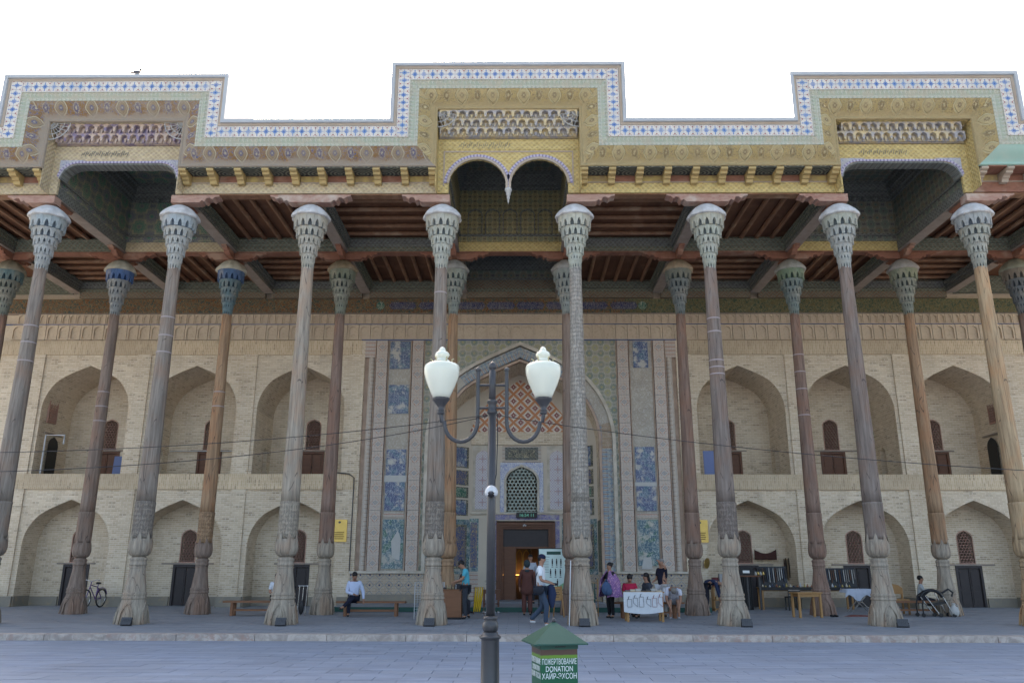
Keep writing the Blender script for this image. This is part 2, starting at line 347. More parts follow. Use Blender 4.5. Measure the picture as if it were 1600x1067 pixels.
# ---- capitals, simple paints
def f_cap():
    o = opos(); n = noise(o, 5, 6, .7); n2 = noise(o, 1.7, 3); i = island()
    c = ocol(); c = mix(step(.5, n, .12)*.55, c, mix(1., ocol(), (.62, .6, .55), 'MULTIPLY')); c = mix(step(.55, n2, .1)*.4, c, (.36, .31, .24))
    c = mix(i*.25, c, mix(1., ocol(), (.75, .82, 1.), 'MULTIPLY')); return c, n
mat('capital_paint', f_cap, .8, .4, .01)
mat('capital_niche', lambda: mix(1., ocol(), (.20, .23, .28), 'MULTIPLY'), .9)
mat('paint', lambda: ocol(), .6)
mat('cloth', lambda: (mix(noise(opos(), 9, 4)*.35, ocol(), mix(1., ocol(), (.55, .55, .58), 'MULTIPLY')), noise(opos(), 14, 3)), .9, .4, .02)
mat('skin', lambda: mix(noise(opos(), 6, 2), (.36, .20, .13), (.27, .14, .09)), .6)
mat('hair', (.012, .010, .010), .5)
mat('dark_metal', lambda: (mix(noise(pos(), 6, 5), (.026, .027, .03), (.05, .048, .05)), noise(pos(), 30, 3)), .42, .1, .003, spec=.5)
mat('black', (.015, .015, .017), .4)
mat('gold_metal', lambda: mix(noise(opos(), 5, 3), (.55, .40, .14), (.38, .26, .08)), .3, metal=.85)
def f_plq():
    u, v = uv(); r = step(.3, ab(fr(v/.075)-.5), .05); n = step(.5, noise(vec(u, v*.2), 60, 1), .03)
    return mix(noise(vec(u, v), 4, 3), (.55, .40, .13), (.34, .24, .07))
mat('gold_plaque', f_plq, .28, metal=.7)
mat('glass_dark', (.03, .035, .045), .1, spec=.6)
mat('chrome', (.5, .5, .5), .25, metal=1)
def m_opal():
    m = mat('opal_glass', (.67, .67, .555), .25, spec=.5); b = m.node_tree.nodes['Principled BSDF']
    b.inputs['Subsurface Weight'].default_value = .6; b.inputs['Subsurface Radius'].default_value = (.1, .1, .1); b.inputs['Subsurface Scale'].default_value = .5
m_opal()
mat('warm_glow', (1., .42, .10), emit=.8)
mat('clock_digit', (.10, .30, .22), emit=.12)
mat('box_green', lambda: (mix(noise(pos(), 5, 6, .7), (.014, .066, .048), (.03, .09, .066)), noise(pos(), 9, 3)), .5, .15, .01)
def f_boxp():
    o = opos(); s = NT.nodes.new('ShaderNodeSeparateXYZ'); NT.links.new(o.so, s.inputs[0]); z = V(s.outputs[2]); n = noise(o, 14, 4)
    g = mix(n*.25, (.010, .095, .042), (.015, .12, .052)); c = mix(step(.645, z, .01), g, (.14, .27, .03)); c = mix(step(.685, z+n*.012, .006), c, (.10, .055, .04)); c = mix(step(.745, z+n*.02, .006), c, (.012, .12, .06)); return c
mat('box_print', f_boxp, .4)
mat('print_white', (.75, .78, .76), .5)
def f_knives():
    u, v = uv(); s = step(.25, ab(fr(u*16+noise(vec(u*16, 0), 1, 1))-.5), .04); k = noise(vec(fl(u*16), v*2), 7, 2); return mix(s*step(.5, k, .03), (.02, .018, .018), (.42, .36, .30))
mat('trinkets', f_knives, .4)
def f_shawl():
    u, v = uv(); n = voro(opos(), 22); return mix(step(.3, n, .05), (.50, .30, .38), mix(noise(opos(), 9, 2), (.16, .08, .24), (.30, .16, .30)))
mat('shawl', f_shawl, .9)
mat('lattice_red', lambda: mix(noise(pos(), 8, 3), (.44, .27, .21), (.34, .20, .155)), .8)
mat('lattice_green', lambda: mix(noise(pos(), 8, 3), (.36, .40, .34), (.24, .27, .24)), .6)
mat('door_dark', lambda: mix(noise(pos(), 5, 4), (.05, .04, .04), (.028, .024, .026)), .5)
mat('weathered', lambda: (mix(noise(pos(), 4, 5), (.34, .30, .26), (.20, .15, .12)), noise(pos(), 20, 2)), .9)
mat('plaster_white', lambda: (mix(noise(pos(), 4, 6, .7), (.52, .52, .50), (.38, .37, .34)), noise(pos(), 20, 3)), .9)
mat('green_paint', (.02, .07, .055), .5)
def _omb():
    s = NT.nodes.new('ShaderNodeSeparateXYZ'); NT.links.new(opos().so, s.inputs[0]); z = V(s.outputs[2]); return mix(step(1.0, z, .1), (.05, .15, .38), (.66, .68, .70))
mat('shirt_ombre', _omb, .9)
mat('bracket_paint', lambda: (mix(noise(pos(), 4, 5), (.47, .345, .14), (.31, .22, .10)), noise(pos(), 20, 3)), .7)
mat('yellow_board', lambda: (mix(step(.5, noise(pos(), 5, 6), .15), (.42, .31, .11), (.28, .20, .10)), noise(pos(), 20, 3)), .8)
mat('violet_moulding', lambda: (mix(step(.2, sn(uv()[1]*60), .3), (.42, .38, .46), (.22, .19, .28)), noise(pos(), 20, 3)), .8)
mat('capital_white', lambda: (mix(noise(pos(), 6, 5), (.50, .49, .46), (.34, .33, .31)), noise(pos(), 20, 3)), .8)
mat('capital_yellow', lambda: (mix(step(.5, noise(pos(), 5, 6), .15), (.54, .43, .24), (.33, .32, .33)), noise(pos(), 20, 3)), .8)
mat('muqarnas_rose', lambda: (mix(step(.55, noise(pos(), 5, 6), .1), (.46, .36, .29), (.22, .18, .26)), noise(pos(), 20, 3)), .8)
mat('blue_floral_worn', f_script((.40, .40, .42), (.20, .20, .30), (.42, .40, .36), 9, .4), .7)
mat('cream_metal', lambda: mix(noise(pos(), 20, 3), (.52, .46, .26), (.40, .36, .24)), .5)
mat('white_gloss', (.50, .51, .52), .3, spec=.5)
mat('brown_bench', lambda: (mix(noise(scalev(opos(), (1, 7, 7)), 2, 5), (.25, .12, .06), (.14, .06, .03)), noise(opos(), 9, 3)), .5)
mat('sign_green', lambda: mix(noise(opos(), 3, 3), (.62, .74, .70), (.55, .68, .64)), .5)
mat('sign_dark_green', (.22, .45, .25), .5)
mat('engrave', (.13, .08, .02), .5)
mat('bike_purple', (.10, .05, .16), .3, spec=.5)

# ------------------------------------------------------------ mesh builder
class MB:
    def __init__(s): s.v = []; s.f = []; s.uv = {}; s.mi = {}; s.sm = set()
    def add(s, vs, fs, uvs=None, smooth=False, mi=0):
        o = len(s.v); s.v += [tuple(p) for p in vs]
        for k, f in enumerate(fs):
            i = len(s.f); s.f.append(tuple(o+j for j in f))
            if uvs: s.uv[i] = uvs[k]
            if smooth: s.sm.add(i)
            if mi: s.mi[i] = mi
        return s
    def box(s, x0, x1, y0, y1, z0, z1, mi=0):
        v = [(x, y, z) for z in (z0, z1) for y in (y0, y1) for x in (x0, x1)]
        return s.add(v, [(0, 2, 3, 1), (4, 5, 7, 6), (0, 1, 5, 4), (2, 6, 7, 3), (0, 4, 6, 2), (1, 3, 7, 5)], mi=mi)
    def obox(s, c, ax, ay, az, mi=0):          # oriented box: centre and half-axis vectors
        c, ax, ay, az = map(Vector, (c, ax, ay, az))
        v = [c+ax*a+ay*b+az*d for d in (-1, 1) for b in (-1, 1) for a in (-1, 1)]
        return s.add(v, [(0, 2, 3, 1), (4, 5, 7, 6), (0, 1, 5, 4), (2, 6, 7, 3), (0, 4, 6, 2), (1, 3, 7, 5)], mi=mi)
    def bar(s, a, b, w, h=None, up=(0, 0, 1)):
        a, b = Vector(a), Vector(b); d = (b-a); L = d.length/2; d.normalize(); u = Vector(up)
        if abs(d.dot(u)) > .95: u = Vector((0, 1, 0))
        r = d.cross(u).normalized(); u = r.cross(d); return s.obox((a+b)/2, r*(w/2), d*L, u*((h or w)/2))
    def prism(s, pts, y0, y1, mi=0, flip=False):          # polygon in XZ extruded along Y
        n = len(pts); v = [(x, y0, z) for x, z in pts]+[(x, y1, z) for x, z in pts]
        f = [tuple(range(n)), tuple(range(2*n-1, n-1, -1))]+[(i, i+n, (i+1) % n+n, (i+1) % n) for i in range(n)]
        return s.add(v, f, mi=mi)
    def prismx(s, pts, x0, x1, mi=0):         # polygon in YZ extruded along X
        n = len(pts); v = [(x0, y, z) for y, z in pts]+[(x1, y, z) for y, z in pts]
        f = [tuple(range(n)), tuple(range(2*n-1, n-1, -1))]+[(i, i+n, (i+1) % n+n, (i+1) % n) for i in range(n)]
        return s.add(v, f, mi=mi)
    def lathe(s, prof, n=24, c=(0, 0), fn=None, smooth=True, a0=0, cap=True, mi=0):
        v = []; f = []; uvs = []
        for z_i, (r, z) in enumerate(prof):
            for k in range(n):
                th = a0+2*pi*k/n; q = r*(fn(th, z) if fn else 1); v.append((c[0]+q*cos(th), c[1]+q*sin(th), z))
        for i in range(len(prof)-1):
            for k in range(n):
                k2 = (k+1) % n; f.append((i*n+k, i*n+k2, (i+1)*n+k2, (i+1)*n+k))
                R_ = max(prof[i][0], .05); t0, t1 = 2*pi*k/n*R_, 2*pi*(k+1)/n*R_
                uvs.append([(t0, prof[i][1]), (t1, prof[i][1]), (t1, prof[i+1][1]), (t0, prof[i+1][1])])
        s.add(v, f, uvs, smooth, mi)
        if cap:
            m = len(prof)-1; o = len(s.v)-len(v)
            s.f.append(tuple(o+k for k in range(n-1, -1, -1))); s.f.append(tuple(o+m*n+k for k in range(n)))
            if mi: s.mi[len(s.f)-1] = mi; s.mi[len(s.f)-2] = mi
        return s
    def tube(s, pts, r, n=8, cap=True):
        pts = [Vector(p) for p in pts]; rs = r if isinstance(r, (list, tuple)) else [r]*len(pts); v = []; f = []
        pu = None
        for i, p in enumerate(pts):
            d = (pts[min(i+1, len(pts)-1)]-pts[max(i-1, 0)]).normalized()
            if pu is None: pu = d.orthogonal().normalized()
            pu = (pu-d*pu.dot(d)).normalized(); w = d.cross(pu)
            for k in range(n): v.append(p+(pu*cos(2*pi*k/n)+w*sin(2*pi*k/n))*rs[i])
        for i in range(len(pts)-1):
            for k in range(n): f.append((i*n+k, i*n+(k+1) % n, (i+1)*n+(k+1) % n, (i+1)*n+k))
        s.add(v, f, None, True)
        if cap: s.add([v[k] for k in range(n)], [tuple(range(n-1, -1, -1))]); s.add(v[-n:], [tuple(range(n))])
        return s
    def ball(s, c, r, n=12, m=8, sc=(1, 1, 1)):
        v = []; f = []
        for i in range(m+1):
            ph = pi*i/m
            for k in range(n): v.append((c[0]+r*sc[0]*sin(ph)*cos(2*pi*k/n), c[1]+r*sc[1]*sin(ph)*sin(2*pi*k/n), c[2]+r*sc[2]*cos(ph)))
        for i in range(m):
            for k in range(n): f.append((i*n+k, (i+1)*n+k, (i+1)*n+(k+1) % n, i*n+(k+1) % n))
        return s.add(v, f, None, True)
    def mesh(s, name, mats):
        me = bpy.data.meshes.new(name); me.from_pydata(s.v, [], s.f)
        for m in (mats if isinstance(mats, (list, tuple)) else [mats]): me.materials.append(MATS[m] if isinstance(m, str) else m)
        ul = me.uv_layers.new(name='UVMap').data
        for p in me.polygons:
            i = p.index
            if i in s.uv:
                for li, q in zip(p.loop_indices, s.uv[i]): ul[li].uv = q
            else:
                nx, ny, nz = map(abs, p.normal)
                for li in p.loop_indices:
                    x, y, z = me.vertices[me.loops[li].vertex_index].co
                    ul[li].uv = (x, z) if ny >= nx and ny >= nz*.6 else ((y, z) if nx >= nz*.6 else (x, y))
            if i in s.sm: p.use_smooth = True
            if i in s.mi: p.material_index = s.mi[i]
        me.validate(); return me
    def build(s, name, mats, parent=None, **k): return link(name, s.mesh(name, mats), parent, **k)
def link(name, me, parent=None, loc=None, rot=None, col=None, kind=None, label=None, scale=None):
    o = bpy.data.objects.new(name, me); COL.objects.link(o)
    if parent: o.parent = parent
    if loc: o.location = loc
    if rot is not None: o.rotation_euler = (0, 0, rot) if isinstance(rot, (int, float)) else rot
    if scale: o.scale = scale
    if col: o.color = (*col, 1)
    if kind: o['kind'] = kind
    if label: o['label'] = label
    return o
def thing(name, label, cat, loc=(0, 0, 0), rot=0, group=None):
    o = bpy.data.objects.new(name, None); COL.objects.link(o); o.location = loc; o.rotation_euler = (0, 0, rot); o.empty_display_size = .2
    o['label'] = label; o['category'] = cat
    if group: o['group'] = group
    return o
def tag(o, label, cat, group=None):
    o['label'] = label; o['category'] = cat
    if group: o['group'] = group
    return o
def copy_tree(o, parent=None, loc=None, rot=None, label=None, col=None):
    c = o.copy(); COL.objects.link(c); c.parent = parent
    if loc: c.location = loc
    if rot is not None: c.rotation_euler = (0, 0, rot)
    if label: c['label'] = label
    for ch in list(o.children): copy_tree(ch, c)
    return c
def arch(w, zs, za, n=10, ang=42):             # pointed arch from (-w,zs) over (0,za) to (w,zs)
    H = za-zs; a = rad(ang); R_ = []
    for i in range(n+1): t = a*i/n; R_.append((w*cos(t), zs+H*.93*sin(t)))
    px, pz = R_[-1]; tx, tz = -w*sin(a), H*.93*cos(a); q = sqrt(tx*tx+tz*tz); L = .26*sqrt(px*px+(za-pz)**2); cx, cz = px+tx/q*L, pz+tz/q*L
    for i in range(1, n+1):
        t = i/n; R_.append(((1-t)**2*px+2*t*(1-t)*cx, (1-t)**2*pz+2*t*(1-t)*cz+t*t*za))
    R_[-1] = (0, za); return [(-x, z) for x, z in R_]+[(x, z) for x, z in reversed(R_[:-1])]
def wall_arch(mb, x0, x1, z0, z1, xc, path, y0, y1):   # rectangular wall piece with an arched opening to its bottom
    pts = [(x0, z0)]+[(xc+path[0][0], z0)]+[(xc+x, z) for x, z in path]+[(xc+path[-1][0], z0), (x1, z0), (x1, z1), (xc, z1), (x0, z1)]
    n = len(path); L = [(x0, z0), (xc+path[0][0], z0)]+[(xc+x, z) for x, z in path[:n//2+1]]+[(xc, z1), (x0, z1)]
    R_ = [(xc, z1)]+[(xc+x, z) for x, z in path[n//2:]]+[(xc+path[-1][0], z0), (x1, z0), (x1, z1)]
    for P in (L, R_):
        m = len(P); mb.add([(x, y0, z) for x, z in P], [tuple(range(m))])
    # reveal
    A = [(xc+path[0][0], z0)]+[(xc+x, z) for x, z in path]+[(xc+path[-1][0], z0)]
    shell(mb, A, y0, y1)
def shell(mb, A, y0, y1, smooth=False):
    s = 0; v = []; f = []; uvs = []
    for i, (x, z) in enumerate(A):
        v += [(x, y0, z), (x, y1, z)]
        if i:
            d = sqrt((x-A[i-1][0])**2+(z-A[i-1][1])**2)
            f.append((2*i-2, 2*i-1, 2*i+1, 2*i)); uvs.append([(y0, s), (y1, s), (y1, s+d), (y0, s+d)]); s += d
    mb.add(v, f, uvs, smooth)
def ribbon(mb, A, w, y0, y1):                   # flat raised band following path A (outer edge), width w inwards, thickness y0..y1
    n = len(A); B = []
    for i, (x, z) in enumerate(A):
        a = A[max(i-1, 0)]; b = A[min(i+1, n-1)]; dx, dz = b[0]-a[0], b[1]-a[1]; L = sqrt(dx*dx+dz*dz) or 1
        B.append((x+dz/L*w, z-dx/L*w))
    s = 0; v = []; f = []; uvs = []
    for i in range(n):
        v += [(*A[i][:1], y0, A[i][1]), (B[i][0], y0, B[i][1]), (A[i][0], y1, A[i][1]), (B[i][0], y1, B[i][1])]
        if i:
            d = sqrt((A[i][0]-A[i-1][0])**2+(A[i][1]-A[i-1][1])**2); p = 4*(i-1); q = 4*i
            f += [(p, p+1, q+1, q), (p+2, p, q, q+2), (p+1, p+3, q+3, q+1), (p+3, p+2, q+2, q+3)]
            uvs += [[(0, s), (w, s), (w, s+d), (0, s+d)]]*4; s += d
    f += [(0, 2, 3, 1), (4*n-4, 4*n-3, 4*n-1, 4*n-2)]; uvs += [[(0, 0)]*4]*2
    mb.add(v, f, uvs)
_lat = {}
def lattice(w, h, cell, mname, arched=True, depth=.05, hole=.84):
    key = (w, h, cell, mname, arched)
    if key in _lat: return _lat[key]
    mb = MB(); hw = w/2; zs = h-w*.5 if arched else h; ap = arch(hw, zs, h, 6) if arched else None
    def lim(x):
        if not arched: return h
        for (a, b), (c, d) in zip(ap, ap[1:]):
            if a <= x <= c: return b+(d-b)*(x-a)/max(c-a, 1e-6)
        return zs
    dx = cell; dz = cell*.866; rows = int(h/dz)+1
    for j in range(rows+1):
        for i in range(-int(hw/dx)-1, int(hw/dx)+2):
            x = (i+(j % 2)*.5)*dx; z = j*dz
            if abs(x) > hw-dx*.2 or z > lim(max(-hw, min(hw, x)))-dx*.2: continue
            R_ = dx/sqrt(3); v = []
            for k in range(6):
                a = pi/6+k*pi/3; ox, oz = x+R_*cos(a), z+R_*sin(a); ox = max(-hw, min(hw, ox)); oz = max(0, min(oz, lim(ox)))
                ix, iz = x+R_*hole*cos(a), z+R_*hole*sin(a); ix = max(-hw, min(hw, ix)); iz = max(0, min(iz, lim(ix)))
                v += [(ox, -depth/2, oz), (ix, -depth/2, iz), (ix, depth/2, iz)]
            f = []
            for k in range(6):
                a, b = 3*k, 3*((k+1) % 6); f += [(a, b, b+1, a+1), (a+1, b+1, b+2, a+2)]
            mb.add(v, f)
    A = [(-hw, 0)]+(ap if arched else [(-hw, h), (hw, h)])+[(hw, 0)]
    A2 = [(x*1.12 if True else x, z+(.04 if 0 < k < len(A)-1 else 0)) for k, (x, z) in enumerate(A)]
    ribbon(mb, A2, w*.06, -depth/2-.02, depth/2)
    mb.box(-hw*1.12, hw*1.12, -depth/2-.02, depth/2, -.05, .005)
    _lat[key] = mb.mesh('lattice', mname); return _lat[key]
def text_mesh(body, size, mname, extrude=.002, align='CENTER', sx=1., bold=0.):
    c = bpy.data.curves.new('t', 'FONT'); c.body = body; c.size = 1; c.extrude = extrude/size; c.align_x = align; c.offset = bold/size; c.resolution_u = 6
    o = bpy.data.objects.new('t', c); COL.objects.link(o); dg = bpy.context.evaluated_depsgraph_get(); dg.update()
    me = bpy.data.meshes.new_from_object(o.evaluated_get(dg)); bpy.data.objects.remove(o)
    me.materials.clear(); me.materials.append(MATS[mname])
    for v in me.vertices: v.co = (v.co.x*sx*size, -v.co.z*size, v.co.y*size)      # upright, facing -Y
    return me

# ------------------------------------------------------------ ground, plaza, podium
XW, YW, S, YF, YB, ZP = .36, 31.2, 3.93, 22.19, 26.68, .13
g = MB().box(-400, 400, -400, 500, -1.2, -.09).build('ground', 'ground', kind='structure')
plaza = MB().box(-60, 60, -60, 18.93, -.0895, -.012).build('plaza', 'joint', kind='structure')
sl_ = []
j = 0; y = 11.0
while y < 18.9:
    d = min(.40, 18.93-y); x = -12.5+(j % 2)*.41+random.uniform(-.03, .03)
    while x < 12.9:
        w = .82; sl_.append((x, y, w, d)); x += w
    y += .40; j += 1
def vis(s): return abs(s[0]+s[2]/2-.3) < .655*(s[1]+.5)
near = [s for s in sl_ if vis(s)][:300]; far = [s for s in sl_ if s not in near]
slab_me = {}
for x, y, w, d in near:
    k = round(d, 3)
    if k not in slab_me: slab_me[k] = MB().box(-w/2+.005, w/2-.005, -d/2+.006, d/2-.006, -.03, 0).mesh('paving_slab', 'plaza_marble')
    link('paving_slab', slab_me[k], plaza, loc=(x+w/2, y+d/2, random.uniform(-.0015, .001)))
mb = MB()
for x, y, w, d in far: mb.box(x+.005, x+w-.005, y+.006, y+d-.006, -.03, random.uniform(-.0015, .0005))
yy = -20.
while yy < 11:                                    # the rest of the plaza, coarser joints
    for xx in range(-24, 24): mb.box(xx*1.2+.004, xx*1.2+1.196, yy+.004, min(yy+1.2, 11)-.004, -.03, 0)
    yy += 1.2
for sx in (-1, 1):
    yy = 11.
    while yy < 18.9:
        for q in range(12): a = sx*(12.9+q*1.2); mb.box(min(a, a+sx*1.19), max(a, a+sx*1.19), yy+.004, min(yy+1.2, 18.93)-.004, -.03, -.001)
        yy += 1.2
mb.build('distant_paving', 'plaza_marble', plaza, kind='stuff')
podium = MB().box(-26, 26, 19.27, 50, -.085, ZP-.012).build('podium', 'joint', kind='structure')
x = -13.6
ks = random.Random(3)
while x < 14:                                       # kerb stones along the step
    w = ks.choice([1.35, 1.6, 1.9, 1.75]); mb = MB().box(-w/2+.006, w/2-.006, 0, .34, -.02, ZP+.002)
    link('kerb_stone', mb.mesh('kerb_stone', 'kerb_stone'), podium, loc=(x+w/2, 18.94+ks.uniform(-.012, .012), ks.uniform(-.004, .004))); x += w
mb = MB()
for sx in (-1, 1):
    for q in range(7): a = sx*(14.9+q*1.6); mb.box(a-.79, a+.79, 18.94, 19.27, -.02, ZP)
y = 19.28; j = 0
while y < 32.2:
    x = -24+(j % 2)*.3
    while x < 24: mb.box(x+.006, x+.594, y+.007, y+.393, .05, ZP+random.uniform(-.002, .001)); x += .6
    y += .4; j += 1
mb.build('podium_paving', 'podium_marble', podium, kind='stuff')

# ------------------------------------------------------------ mosque hall behind the wall
hall = thing('mosque_hall', 'plain brick prayer hall body behind the arcaded wall', 'building', (0, 33.6, 0))
mb = MB(); a = -33.6
mb.box(-24, -23.6, 31.9+a, 50+a, 0, 13.4); mb.box(23.6, 24, 31.9+a, 50+a, 0, 13.4); mb.box(-23.6, 23.6, 49.6+a, 50+a, 0, 13.4)
mb.build('wall', 'brick', hall)
MB().box(-24, 24, 31.2+a, 50+a, 13.42, 13.8).build('roof', 'pale_board', hall)
mb = MB(); mb.box(-2.6, -2.5, 33.72+a, 39+a, ZP, 5); mb.box(3.3, 3.4, 33.72+a, 39+a, ZP, 5); mb.box(-2.5, 3.3, 39+a, 39.1+a, ZP, 5)
mb.box(-2.6, 3.4, 33.72+a, 39.1+a, 5, 5.1); mb.build('inner_wall', 'interior_wall', hall)
mih = MB(); A = [(-.9, ZP+1.0)]+arch(.9, 2.6, 3.9)+[(.9, ZP+1.0)]; ribbon(mih, A, .16, 38.86+a, 39+a); mih.build('mihrab_frame', 'dark_script', hall)
for q in range(5):
    rb = MB(); A = [(-.8+q*.32, 1.4)]+[(-.64+q*.32+x_, z_) for x_, z_ in arch(.15, 2.0, 2.35, 5)]+[(-.48+q*.32, 1.4)]
    ribbon(rb, A, .035, 38.8+a, 38.86+a); rb.build('grille_arch', 'gold_metal', hall)
MB().box(-.95, .95, 38.7+a, 38.78+a, 1.2, 1.235).build('light_strip', 'warm_glow', hall)
MB().box(-1.6, -1.15, 38.5+a, 38.9+a, ZP, 1.1).build('book_cabinet', 'brown_wood', hall)
al = bpy.data.lights.new('mihrab_lamp', 'AREA'); al.energy = .8; al.color = (1, .5, .18); al.shape = 'RECTANGLE'; al.size = 1.8; al.size_y = .1
ao = bpy.data.objects.new('mihrab_lamp', al); COL.objects.link(ao); ao.location = (.3, 38.5, 1.25); ao.rotation_euler = (rad(145), 0, 0)

# ------------------------------------------------------------ arcaded brick wings
PITCH_X = 4.27
def door(parent, x, y, z, w, h, m='brown_wood', ajar=0):
    f = MB(); t = .09
    f.box(-w/2-t, -w/2, -.05, .1, 0, h+t); f.box(w/2, w/2+t, -.05, .1, 0, h+t); f.box(-w/2, w/2, -.05, .1, h, h+t)
    d = f.build('door', m, parent); d.location = (x, y, z)
    for s in (-1, 1):
        b = MB(); hw = w/2-.012; b.box(0, hw, 0, .04, .01, h-.01)
        for zz in ((.08, .42), (.48, .92)): b.box(.05, hw-.05, -.02, .0, h*zz[0], h*zz[1])
        o = b.build('door_leaf', m, d); o.location = (-w/2 if s < 0 else w/2, 0.02, 0)
        if s > 0: o.scale = (-1, 1, 1)
        if ajar and s > 0: o.rotation_euler = (0, 0, rad(ajar))
    MB().tube([(.03, -.02, h*.45), (.03, -.06, h*.45), (.03, -.06, h*.52), (.03, -.02, h*.52)], .008, 5).build('handle', 'dark_metal', d)
    return d
wings = []
for s in (-1, 1):
    side = 'left' if s < 0 else 'right'
    wing = thing('brick_arcade_wing', f'two-storey beige brick arcade {side} of the tiled portal', 'building', (XW+s*15, YW, ZP)); wings.append(wing)
    ox, oy = -(XW+s*15), -YW
    def P(mb, name, m, **k):
        mb.v = [(x+ox, y+oy, z-ZP) for x, y, z in mb.v]; return mb.build(name, m, wing, **k)
    for k in range(4):
        xc = XW+s*(8.65+PITCH_X*k)
        if s < 0 and k == 3:
            for z0, z1 in ((ZP, 4.42), (5.0, 9.74)): mb = MB().box(xc-2.4, xc+2.41-.55, YW+.06, YW+.5, z0, z1); P(mb, 'blind_panel', 'brick')
            continue
        for st, (z0, z1, w, zs, za, yb) in enumerate([(ZP, 4.42, 1.66, 2.3, 4.03, 32.3), (5.0, 9.74, 1.73, 7.5, 9.30, 33.5)]):
            path = arch(w, zs, za)
            mb = MB(); wall_arch(mb, xc-1.86, xc+1.86, z0, z1, xc, path, YW+.06, YW+.3)
            P(mb, 'arch_panel', 'brick')
            mb = MB(); A = [(xc-w, z0)]+[(xc+x, z) for x, z in path]+[(xc+w, z0)]
            if st and k < 2: A = A[1:] if s < 0 else A[:-1]
            shell(mb, A, YW+.3, yb)
            if st and k < 2:                        # jamb with a small arched wall niche
                mj = MB(); wall_arch(mj, YW+.3, yb, z0, zs, 32.75, arch(.25, 5.95, 6.25, 6), 0, .3); mj.add([(32.4, .3, z0), (33.1, .3, z0), (33.1, .3, 6.3), (32.4, .3, 6.3)], [(0, 1, 2, 3)])
                mj.v = [(xc+s*w+s*b_, a_, c_) for a_, b_, c_ in mj.v]; P(mj, 'side_niche', 'brick')
            if st: mb.add([(xc-w, YW, z0), (xc+w, YW, z0), (xc+w, yb, z0), (xc-w, yb, z0)], [(0, 1, 2, 3)])
            P(mb, 'niche_vault', 'brick')
            # back wall with window and door openings
            lw, lh, lz = (.56, 1.2, 1.74) if not st else (.56, 1.24, 6.26)
            dw, dh = (.84, 1.42) if not st else (.84, 1.08)
            mb = MB(); b0 = z0; W2 = w+.1
            for a_, b_ in ((-W2, -.55), (.55, W2)): mb.box(xc+a_, xc+b_, yb, yb+.3, b0, za+.1)
            mb.box(xc-.55, xc-lw/2, yb, yb+.3, b0+dh+.1, za+.1); mb.box(xc+lw/2, xc+.55, yb, yb+.3, b0+dh+.1, za+.1)
            mb.box(xc-lw/2, xc+lw/2, yb, yb+.3, lz+lh, za+.1); mb.box(xc-lw/2, xc+lw/2, yb, yb+.3, b0+dh+.1, lz)
            mb.box(xc-.55, xc-dw/2-.09, yb, yb+.3, b0, b0+dh+.1); mb.box(xc+dw/2+.09, xc+.55, yb, yb+.3, b0, b0+dh+.1)
            if lz+lh > 0:                           # spandrels over the pointed window head
                ap = arch(lw/2, lz+lh-lw*.5, lz+lh, 6); h_ = len(ap)//2
                mb.add([(xc+x, yb, z) for x, z in ap[:h_+1]]+[(xc-lw/2, yb, lz+lh)], [tuple(range(h_+2))])
                mb.add([(xc+x, yb, z) for x, z in ap[h_:]]+[(xc+lw/2, yb, lz+lh)], [tuple(range(len(ap)-h_+1))])
            P(mb, 'niche_wall', 'brick')
            if k < 3:
                link('lattice_window', lattice(lw, lh, .12, 'lattice_red'), wing, loc=(xc+ox, yb+.03+oy, lz-ZP))
                door(wing, xc+ox, yb+.02+oy, z0-ZP, dw, dh, 'door_dark' if not st else 'brown_wood')
                mb = MB().box(xc-.85+random.uniform(-.2, .1), xc+.8+random.uniform(-.1, .3), yb-.04, yb+.02, z0+dh+.1, z0+dh+.155); P(mb, 'lintel', 'weathered')
        # frame piers between the recessed panels
        for z0, z1 in ((.5, 4.42), (5.0, 9.74)):
            a_ = xc+s*1.86; b_ = xc+s*(PITCH_X-1.86); mb = MB().box(min(a_, b_), max(a_, b_), YW, YW+.5, z0, z1); P(mb, 'pier', 'brick')
        mb = MB(); a_ = xc+s*1.66; b_ = xc+s*(PITCH_X-1.66); mb.box(min(a_, b_), max(a_, b_), YW-.07, YW+.02, ZP, .5)
        P(mb, 'plinth', 'plinth_stone')
        for q in (-1, 1):
            mb = MB().box(min(xc+q*.55, xc+q*1.66), max(xc+q*.55, xc+q*1.66), 32.22, 32.3, ZP, .46); P(mb, 'plinth', 'plinth_stone')
            mb = MB().box(min(xc+q*1.62, xc+q*1.67), max(xc+q*1.62, xc+q*1.67), YW+.02, 32.22, ZP, .5); P(mb, 'plinth', 'plinth_stone')
    e = sorted((XW+s*6.33, XW+s*6.79)); mb = MB().box(e[0], e[1], YW, YW+.5, .5, 4.42); P(mb, 'pier', 'brick'); mb = MB().box(e[0], e[1], YW, YW+.5, 5.0, 9.74); P(mb, 'pier', 'brick')
    mb = MB().box(e[0], e[1], YW-.07, YW+.45, ZP, .5); P(mb, 'plinth', 'plinth_stone')
    e = sorted((XW+s*6.33, XW+s*23.4))
    mb = MB().box(e[0], e[1], YW-.025, YW+.5, 4.42, 5.0); P(mb, 'floor_band', 'brick_soldier')
    mb = MB().box(e[0], e[1], YW-.02, YW+.5, 9.74, 10.32); P(mb, 'top_band', 'brick_soldier')
    e = sorted((XW+s*23.35, s*24)); mb = MB().box(e[0], e[1], YW-.03, YW+.7, ZP, 10.32); P(mb, 'pier', 'brick')
    # the outermost visible loggia: painted dark opening, lattice and lintel on its outer side wall
    xo = XW+s*(8.65+PITCH_X*2+1.70)
    link('lattice_window', lattice(.55, 1.35, .12, 'lattice_red', False), wing, loc=(xo+ox, 32.0+oy, 7.15-ZP), rot=(0, 0, rad(90)))
